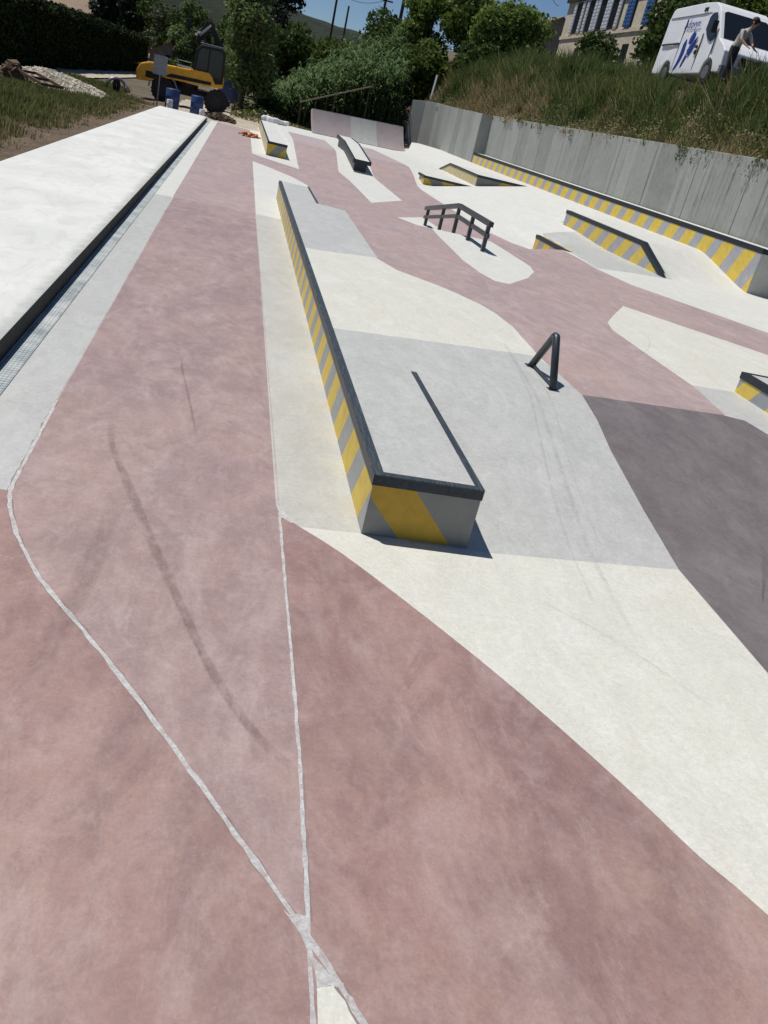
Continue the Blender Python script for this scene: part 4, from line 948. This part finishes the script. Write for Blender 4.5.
sidepanel('roof_gutter', [(2.0, 2.115), (5.25, 2.115), (5.25, 2.135), (2.0, 2.135)], M['galv'], .008)
sidepanel('door_handle', [(2.16, 1.08), (2.30, 1.08), (2.30, 1.16), (2.16, 1.16)], M['black'], .025)
sidepanel('fuel_cap', [(2.2+.07*math.cos(a), .95+.07*math.sin(a)) for a in [i*.628 for i in range(10)]], M['black'], .02)
# blue swoosh emblem
for poly in ([(3.58, .42), (3.36, .50), (3.18, .78), (3.12, 1.05), (3.20, 1.38), (3.32, 1.22), (3.34, .9), (3.42, .66)], [(2.92, 1.22), (2.80, 1.22), (2.70, 1.38), (2.66, 1.55), (2.74, 1.62), (2.86, 1.52), (2.94, 1.38)],
             [(2.36, 1.42), (2.52, 1.32), (2.86, 1.04), (2.82, .90), (2.66, .86), (2.54, 1.04)], [(3.05, .52), (2.96, .52), (2.80, .85), (2.88, .92)]):
    sidepanel('blue_emblem', poly, M['decal'], .014)
# lettering
cu = bpy.data.curves.new('lettering', 'FONT'); cu.body = 'Adovyn'; cu.size = .36; cu.extrude = .004; cu.shear = .35; cu.space_character = 1.08
tmp = bpy.data.objects.new('tmp', cu); COL.objects.link(tmp); bpy.context.view_layer.update()
me = bpy.data.meshes.new_from_object(tmp.evaluated_get(bpy.context.evaluated_depsgraph_get())); bpy.data.objects.remove(tmp)
me.materials.clear(); me.materials.append(M['decal'])
lt = bpy.data.objects.new('lettering', me); COL.objects.link(lt); lt.parent = t
lt.matrix_local = Matrix(((0, -.11, -1, .035), (-1, 0, 0, 3.72), (0, .994, -.11, 1.72), (0, 0, 0, 1)))
# windscreen and front
def frontpanel(name, poly, m, off=.015):   # (x, s) on the slope between (.72,1.32) and (1.42,2.14)
    mb = MB(); d = Vector((0, .70, .82)).normalized(); nn = Vector((0, -.82, .70)).normalized(); L = math.hypot(.7, .82)
    o = Vector((0, .72, 1.32)); f = [o+d*s*L+nn*off+Vector((x, 0, 0)) for x, s in poly]; g = [p-nn*.03 for p in f]; n = len(f)
    mb.add(f+g, [tuple(range(n)), tuple(range(n, 2*n))]+[(i, (i+1) % n, n+(i+1) % n, n+i) for i in range(n)]); return mb.build(name, m, t)
frontpanel('windscreen', [(.16, .03), (1.86, .03), (1.80, .95), (1.7, 1.02), (.32, 1.02), (.22, .95)], M['darkglass'])
for x in (.30, 1.72):
    mb = MB(); mb.tube([(x, .17, .86), (x, .02, .84)], [.15, .12], 14); h = mb.build('headlight', M['chrome'], t, True)
mb = MB(); mb.box(.6, 1.42, -.03, .03, .62, .86)
for q in range(4): mb.box(.55, 1.47, -.045, -.03, .63+q*.06, .655+q*.06)
mb.build('grille', M['black'], t)
mb = MB(); mb.box(.02, 2.0, -.07, .12, .30, .56); mb.build('bumper', M['galv'], t, False, .03)
mb = MB(); mb.box(-.20, -.02, 1.0, 1.12, 1.45, 1.80); mb.build('wing_mirror', M['black'], t, False, .02)
for cy in (.95, 4.25):
    for cx in (.03, 1.79):
        mb = MB(); mb.tube([(cx, cy, .34), (cx+.2, cy, .34)], .335, 22); w = mb.build('wheel', M['black'], t, False, .03)
        mb = MB(); xx = cx-.012 if cx < 1 else cx+.2; mb.tube([(xx, cy, .34), (xx+.012, cy, .34)], .2, 16); mb.build('rim', M['galv'], w)

# ------------------------------------------------------------------ wheeled excavator
t = tag(empty('wheeled_excavator', (-3.2, 53.6, 0)), 'yellow wheeled excavator with a black cab and folded boom parked on the dirt', 'excavator')
def ex(mb, name, m, par=t, smooth=False, bevel=0): return mb.build(name, m, par, smooth, bevel)
for wx in (-.95, 1.85):
    for wy in (-1.2, .75):
        mb = MB(); mb.tube([(wx, wy, .57), (wx, wy+.5, .57)], .60, 24)
        for q in range(20):
            a = q*2*math.pi/20; c = Vector((wx+.6*math.cos(a), wy+.25, .57+.6*math.sin(a))); mb.bar(c+Vector((0, -.25, 0)), c+Vector((0, .25, 0)), .07, .07)
        w = ex(mb, 'wheel', M['black'], bevel=.02)
        mb = MB(); mb.tube([(wx, wy-.012, .57), (wx, wy+.02, .57)], [.30, .30], 16); mb.tube([(wx, wy-.05, .57), (wx, wy, .57)], .12, 10); mb.build('rim', M['trousers'], w)
mb = MB(); mb.box(-1.6, 2.3, -.5, .5, .55, .95); mb.box(-1.1, -.8, -.95, .95, .48, .66); mb.box(1.7, 2.0, -.95, .95, .48, .66); mb.box(2.3, 2.6, -1.1, 1.1, .5, .75); ex(mb, 'chassis', M['black'], bevel=.03)
mb = MB(); mb.tube([(-.95+.74*math.cos(a), -1.15, .60+.74*math.sin(a)) for a in [i*math.pi/10 for i in range(11)]], .045, 6); ex(mb, 'fender', M['galv'])
mb = MB(); mb.tube([(.2, 0, .95), (.2, 0, 1.15)], .6, 20); ex(mb, 'turntable', M['black'])
side = [(-2.35, .78), (-2.42, 1.25), (-2.2, 1.62), (-1.75, 1.78), (.3, 1.88), (.6, 1.95), (1.9, 2.02), (2.1, 1.85), (2.1, 1.3), (.9, 1.22), (-1.2, 1.15), (-1.6, .85)]
mb = MB(); mb.prism(side, -1.2, 1.2, 'y'); ex(mb, 'upper_body', M['yellow'], bevel=.08)
mb = MB(); mb.box(-1.9, -1.05, -1.215, -1.20, 1.0, 1.32); mb.prism([(-1.0, 1.24), (1.5, 1.34), (1.5, 1.5), (-.6, 1.45)], -1.217, -1.203, 'y'); ex(mb, 'grille_panel', M['black'])
mb = MB(); mb.prism([(-2.6, 1.5), (-2.35, 1.55), (-2.35, 1.62), (-2.6, 1.58)], -1.1, 1.1, 'y'); ex(mb, 'rear_guard', M['black'])
mb = MB(); mb.prism([(.45, 1.9), (.55, 2.9), (.75, 3.18), (1.85, 3.22), (2.05, 3.05), (2.1, 1.5), (1.7, 1.42), (1.4, 1.9)], -1.22, -.15, 'y'); cab = ex(mb, 'cab', M['black'], bevel=.05)
mb = MB(); mb.prism([(.62, 2.0), (.7, 2.85), (.85, 3.02), (1.2, 3.03), (1.2, 2.0)], -1.235, -1.221, 'y'); mb.prism([(1.28, 2.0), (1.28, 3.03), (1.82, 3.05), (1.95, 2.9), (1.98, 1.75), (1.5, 1.75)], -1.235, -1.221, 'y'); mb.build('cab_window', M['darkglass'], cab)
mb = MB(); mb.box(.7, 1.9, -1.1, -.25, 3.222, 3.27); mb.build('cab_roof', M['galv'], cab, False, .02)
mb = MB(); mb.box(-.35, .35, -1.1, -.3, 1.9, 1.98); mb.tube([(-.4, -1.15, 1.93), (-.4, -1.15, 2.2), (.35, -1.15, 2.2), (.35, -1.15, 1.95)], .025, 6); ex(mb, 'handrail', M['chrome'])
mb = MB(); mb.bar((1.3, .35, 1.9), (.55, .35, 3.5), .34, .42); mb.bar((.55, .35, 3.4), (1.0, .35, 4.35), .3, .36); ex(mb, 'boom', M['black'], bevel=.04)
mb = MB(); mb.bar((.95, .35, 4.35), (1.75, .35, 3.2), .26, .30); ex(mb, 'dipper_arm', M['black'], bevel=.03)
mb = MB(); mb.tube([(1.0, .1, 2.2), (.75, .1, 3.4)], .07, 8); mb.tube([(.55, .1, 3.6), (1.1, .1, 4.2)], .06, 8); ex(mb, 'hydraulic_cylinder', M['galv'])
for x, z in ((.38, 3.62), (.5, 3.74)):
    mb = MB(); mb.box(x-.07, x+.07, .0, .12, z-.06, z+.06); ex(mb, 'work_light', M['chrome'], bevel=.01)
mb = MB(); mb.box(-.75, -.72, -.8, -.5, 1.85, 2.15); ex(mb, 'exhaust', M['black'])

# blank site sign and objects round the machine
t = tag(empty('site_sign', (-3.92, 47, 0)), 'blank grey panel on a post seen from behind in front of the excavator', 'sign')
mb = MB(); mb.tube([(0, 0, -.2), (0, 0, 2.15)], .03, 8); mb.build('post', M['galv'], t)
mb = MB(); mb.box(-.33, .30, -.045, -.03, 1.35, 2.18); mb.build('panel', M['galv'], t, False, .004)
for zq in (1.5, 1.98):
    mb = MB(); mb.box(-.33, .30, -.03, -.02, zq, zq+.04); mb.build('bracket', M['galv'], t)
def drum(x, y, r, h, m, lab, name='barrel', cat='barrel'):
    t = tag(empty(name, (x, y, -.05)), lab, cat)
    mb = MB(); zs = [0, .02, .31, .33, .36, .62, .65, .68, .97, 1]; rr = [.94, 1, 1, 1.05, 1, 1, 1.05, 1, 1, .94]
    mb.tube([(0, 0, z*h) for z in zs], [r*q for q in rr], 20); mb.build('shell', m, t, True)
    mb = MB(); mb.tube([(0, 0, h), (0, 0, h+.015)], r*.86, 18); mb.tube([(r*.4, 0, h+.01), (r*.4, 0, h+.05)], r*.14, 8); mb.build('lid', m, t)
drum(-3.2, 46.6, .33, .95, M['blue'], 'blue barrel standing behind the sign post at the walkway end')
drum(-2.05, 46.7, .30, .9, M['blue'], 'blue barrel standing by the front wheel of the excavator')
drum(-3.22, 45.4, .14, .5, M['cloth'], 'small white jerrycan in front of the blue barrels', 'jerrycan', 'jerrycan')
drum(-1.75, 46.1, .13, .38, M['cloth'], 'small white bucket beside the excavator wheel', 'bucket', 'bucket')
t = tag(empty('covered_stack', (-.6, 64, .2)), 'blue tarpaulin covered stack beyond the excavator under the poplar', 'tarpaulin')
mb = MB(); mb.prism([(-.9, .2), (.7, .2), (.85, 1.4), (.5, 2.1), (-.2, 2.35), (-.8, 2.0), (-1.0, 1.2)], -.6, .7, 'y'); mb.build('tarpaulin', M['blue'], t, True, .08)
# debris heaps by the track
def heap(name, lab, cat, cx, cy, rx, ry, hz, n, s0, s1, m, kind=None):
    vs = []; fs = []; b = 0
    base = [(-1, -1, -1), (1, -1, -1), (1, 1, -1), (-1, 1, -1), (-1, -1, 1), (1, -1, 1), (1, 1, 1), (-1, 1, 1)]
    ff = [(3, 2, 1, 0), (4, 5, 6, 7), (0, 1, 5, 4), (1, 2, 6, 5), (2, 3, 7, 6), (3, 0, 4, 7)]
    mb = MB()
    for i in range(n):
        a = RNG.uniform(0, 6.283); r = math.sqrt(RNG.random()); x = cx+rx*r*math.cos(a); y = cy+ry*r*math.sin(a); z = hz*(1-r)**.8*RNG.uniform(.85, 1.02)
        s = RNG.uniform(s0, s1); E = Matrix.Rotation(RNG.uniform(0, 3), 3, Vector(RNG.normal(size=3)).normalized())
        mb.add([Vector((x, y, z))+E @ Vector((p[0]*s*RNG.uniform(.5, 1.1), p[1]*s*RNG.uniform(.5, 1), p[2]*s*RNG.uniform(.4, .9))) for p in base], ff)
    # core so there are no holes
    k = 20; ring = [(cx+rx*.93*math.cos(q*2*math.pi/k), cy+ry*.93*math.sin(q*2*math.pi/k), -.1) for q in range(k)]
    r2 = [(cx+rx*.45*math.cos(q*2*math.pi/k), cy+ry*.45*math.sin(q*2*math.pi/k), hz*.52) for q in range(k)]
    mb.add(ring+r2+[(cx, cy, hz*.93)], [(q, (q+1) % k, k+(q+1) % k, k+q) for q in range(k)]+[(k+q, k+(q+1) % k, 2*k) for q in range(k)])
    o = mb.build(name, m); tag(o, lab, cat, None, kind); return o
heap('rubble_pile', 'pale heap of broken stone beside the gravel track', 'rubble pile', -8.2, 43.0, 2.5, 4.2, .62, 3200, .03, .09, M['rubble'])
heap('soil_heap', 'brown mound of earth at the end of the pink lane', 'earth mound', -.9, 48.2, .8, 1.2, .28, 300, .03, .09, M['soil'])
heap('stone_heap', 'scattered stones and scrap at the edge of the dirt yard', 'stones', 1.3, 60, 1.5, 1.6, .3, 130, .05, .14, M['rubble'])
heap('boulder', 'mossy brown boulder at the end of the metal frame', 'boulder', -8.5, 38.2, .5, .55, .75, 60, .12, .22, M['soil'])
t = tag(empty('metal_frame', (-7.3, 36.3, .35)), 'dark rectangular metal frame lying in the grass by the boulder', 'frame')
A, B, C_, D_ = Vector((-1.1, 2.2, .15)), Vector((-.55, 2.9, .15)), Vector((1.1, -.9, .05)), Vector((.55, -1.6, .05))
for p, q in ((A, B), (B, C_), (C_, D_), (D_, A), ((A+D_)/2, (B+C_)/2)):
    mb = MB(); mb.bar(p, q, .07, .09); mb.build('frame_bar', M['rust'], t)
t = tag(empty('scrap_wheel', (-5.9, 47.5, .2)), 'dark curved scrap part lying at the right foot of the rubble pile', 'scrap')
mb = MB(); mb.tube([(.45*math.cos(a), .15*math.sin(a*2), .1+.45*math.sin(a)) for a in [i*math.pi/12 for i in range(13)]], .07, 8); mb.build('arc', M['galv'], t, True)
mb = MB(); mb.tube([(.1*math.cos(a), 0, .25+.25*math.sin(a)) for a in [i*math.pi/6 for i in range(13)]], .09, 8); mb.build('hub', M['black'], t, True)

# barrier rail behind quarter pipe, white marker post
t = tag(empty('barrier_rail', (3.6, 61, 0)), 'pale sloping wooden handrail in front of the reeds', 'handrail')
mb = MB(); mb.bar((0, 0, 1.5), (4.4, .6, 3.40), .06, .08); mb.build('rail', plain('pale_rail', (.42, .36, .24), .8), t)
for f in (0.02, .5, .98):
    mb = MB(); mb.tube([(4.4*f, .6*f, .1), (4.4*f, .6*f, 1.47+1.88*f)], .035, 7); mb.build('post', M['wood'], t)
mb = MB(); mb.bar((12.75, 65.7, 3.0), (12.9, 65.8, 5.2), .14, .10); whole(mb.build('marker_post', M['cloth']), 'short white leaning post above the far end of the wall', 'post')

# ------------------------------------------------------------------ person by the van
def person():
    t = tag(empty('person', (14.02, 27.4, 5.22), math.radians(25)), 'person in a pale shirt leaning forward in front of the white van', 'person')
    J = {'pelvis': (0, 0, .92, .15, .12), 'waist': (.02, -.02, 1.08, .135, .11), 'chest': (.05, -.12, 1.30, .17, .125), 'neckb': (.08, -.24, 1.47, .07, .065), 'neck': (.09, -.29, 1.53, .055, .055), 'head': (.11, -.34, 1.63, .09, .10), 'crown': (.12, -.36, 1.73, .075, .085),
         'hipL': (-.10, 0, .86, .10, .10), 'kneeL': (-.11, -.05, .48, .065, .065), 'ankL': (-.11, .03, .09, .045, .045), 'toeL': (-.12, -.15, .04, .04, .03),
         'hipR': (.10, 0, .86, .10, .10), 'kneeR': (.12, .02, .48, .065, .065), 'ankR': (.13, .12, .09, .045, .045), 'toeR': (.14, -.05, .04, .04, .03),
         'shL': (-.16, -.18, 1.40, .065, .06), 'elL': (-.24, -.30, 1.14, .045, .045), 'wrL': (-.18, -.50, 1.0, .032, .028), 'haL': (-.165, -.57, .97, .036, .02),
         'shR': (.24, -.18, 1.38, .065, .06), 'elR': (.30, -.32, 1.12, .045, .045), 'wrR': (.22, -.52, .98, .032, .028), 'haR': (.205, -.59, .95, .036, .02)}
    E = [('pelvis', 'waist'), ('waist', 'chest'), ('chest', 'neckb'), ('neckb', 'neck'), ('neck', 'head'), ('head', 'crown'), ('pelvis', 'hipL'), ('hipL', 'kneeL'), ('kneeL', 'ankL'), ('ankL', 'toeL'), ('pelvis', 'hipR'), ('hipR', 'kneeR'), ('kneeR', 'ankR'), ('ankR', 'toeR'),
         ('chest', 'shL'), ('shL', 'elL'), ('elL', 'wrL'), ('wrL', 'haL'), ('chest', 'shR'), ('shR', 'elR'), ('elR', 'wrR'), ('wrR', 'haR')]
    for s in ('L', 'R'):
        h = Vector(J['ha'+s][:3]); w = Vector(J['wr'+s][:3]); d = (h-w).normalized(); sd = Vector((1, 0, 0)) if s == 'L' else Vector((-1, 0, 0))
        for k, (off, ln) in enumerate(((-.028, .055), (-.010, .068), (.010, .064), (.027, .05))):
            a = h+sd*off+d*.02; b = a+d*ln*.55; c = b+(d+Vector((0, 0, -.8))).normalized()*ln*.5
            J['f%d%s' % (k, s)] = (*b, .010, .010); J['g%d%s' % (k, s)] = (*c, .008, .008); E += [('ha'+s, 'f%d%s' % (k, s)), ('f%d%s' % (k, s), 'g%d%s' % (k, s))]
        b = w+sd*.045+d*.035; c = b+d*.03+sd*.008; J['t'+s] = (*b, .012, .012); J['u'+s] = (*c, .009, .009); E += [('wr'+s, 't'+s), ('t'+s, 'u'+s)]
    names = list(J); me = bpy.data.meshes.new('body'); me.from_pydata([J[k][:3] for k in names], [(names.index(a), names.index(b)) for a, b in E], [])
    o = bpy.data.objects.new('body_tmp', me); COL.objects.link(o)
    sk = o.modifiers.new('skin', 'SKIN'); sk.use_smooth_shade = True
    for i, k in enumerate(names): me.skin_vertices[0].data[i].radius = J[k][3:]
    me.skin_vertices[0].data[0].use_root = True
    ss = o.modifiers.new('sub', 'SUBSURF'); ss.levels = ss.render_levels = 2
    bpy.context.view_layer.update(); bm_ = bpy.data.meshes.new_from_object(o.evaluated_get(bpy.context.evaluated_depsgraph_get())); bpy.data.objects.remove(o)
    bm_.materials.clear()
    for m in ('skin', 'shirt', 'trousers'): bm_.materials.append(M[m])
    for p in bm_.polygons:
        c = p.center; k = 0
        if c.z < .98 and c.y > -.36 and abs(c.x) < .2: k = 2
        elif c.z < 1.48 and c.y > -.32 and c.z > .9: k = 1
        p.material_index = k; p.use_smooth = True
    b = bpy.data.objects.new('body', bm_); COL.objects.link(b); b.parent = t
    mb = MB(); mb.tube([(.11, -.30, 1.60), (.115, -.31, 1.68), (.12, -.33, 1.76), (.125, -.35, 1.81)], [.10, .125, .115, .04], 14); h = mb.build('hair', M['hairdark'], t, True)
    mb = MB()
    for s in (-1, 1): mb.tube([(.11+s*.105, -.35, 1.64), (.11+s*.12, -.345, 1.64)], .028, 8)
    mb.tube([(.11, -.43, 1.65), (.112, -.465, 1.63)], [.012, .016], 6); mb.build('face_features', M['skin'], t, True)
person()

S.render.engine = 'CYCLES'
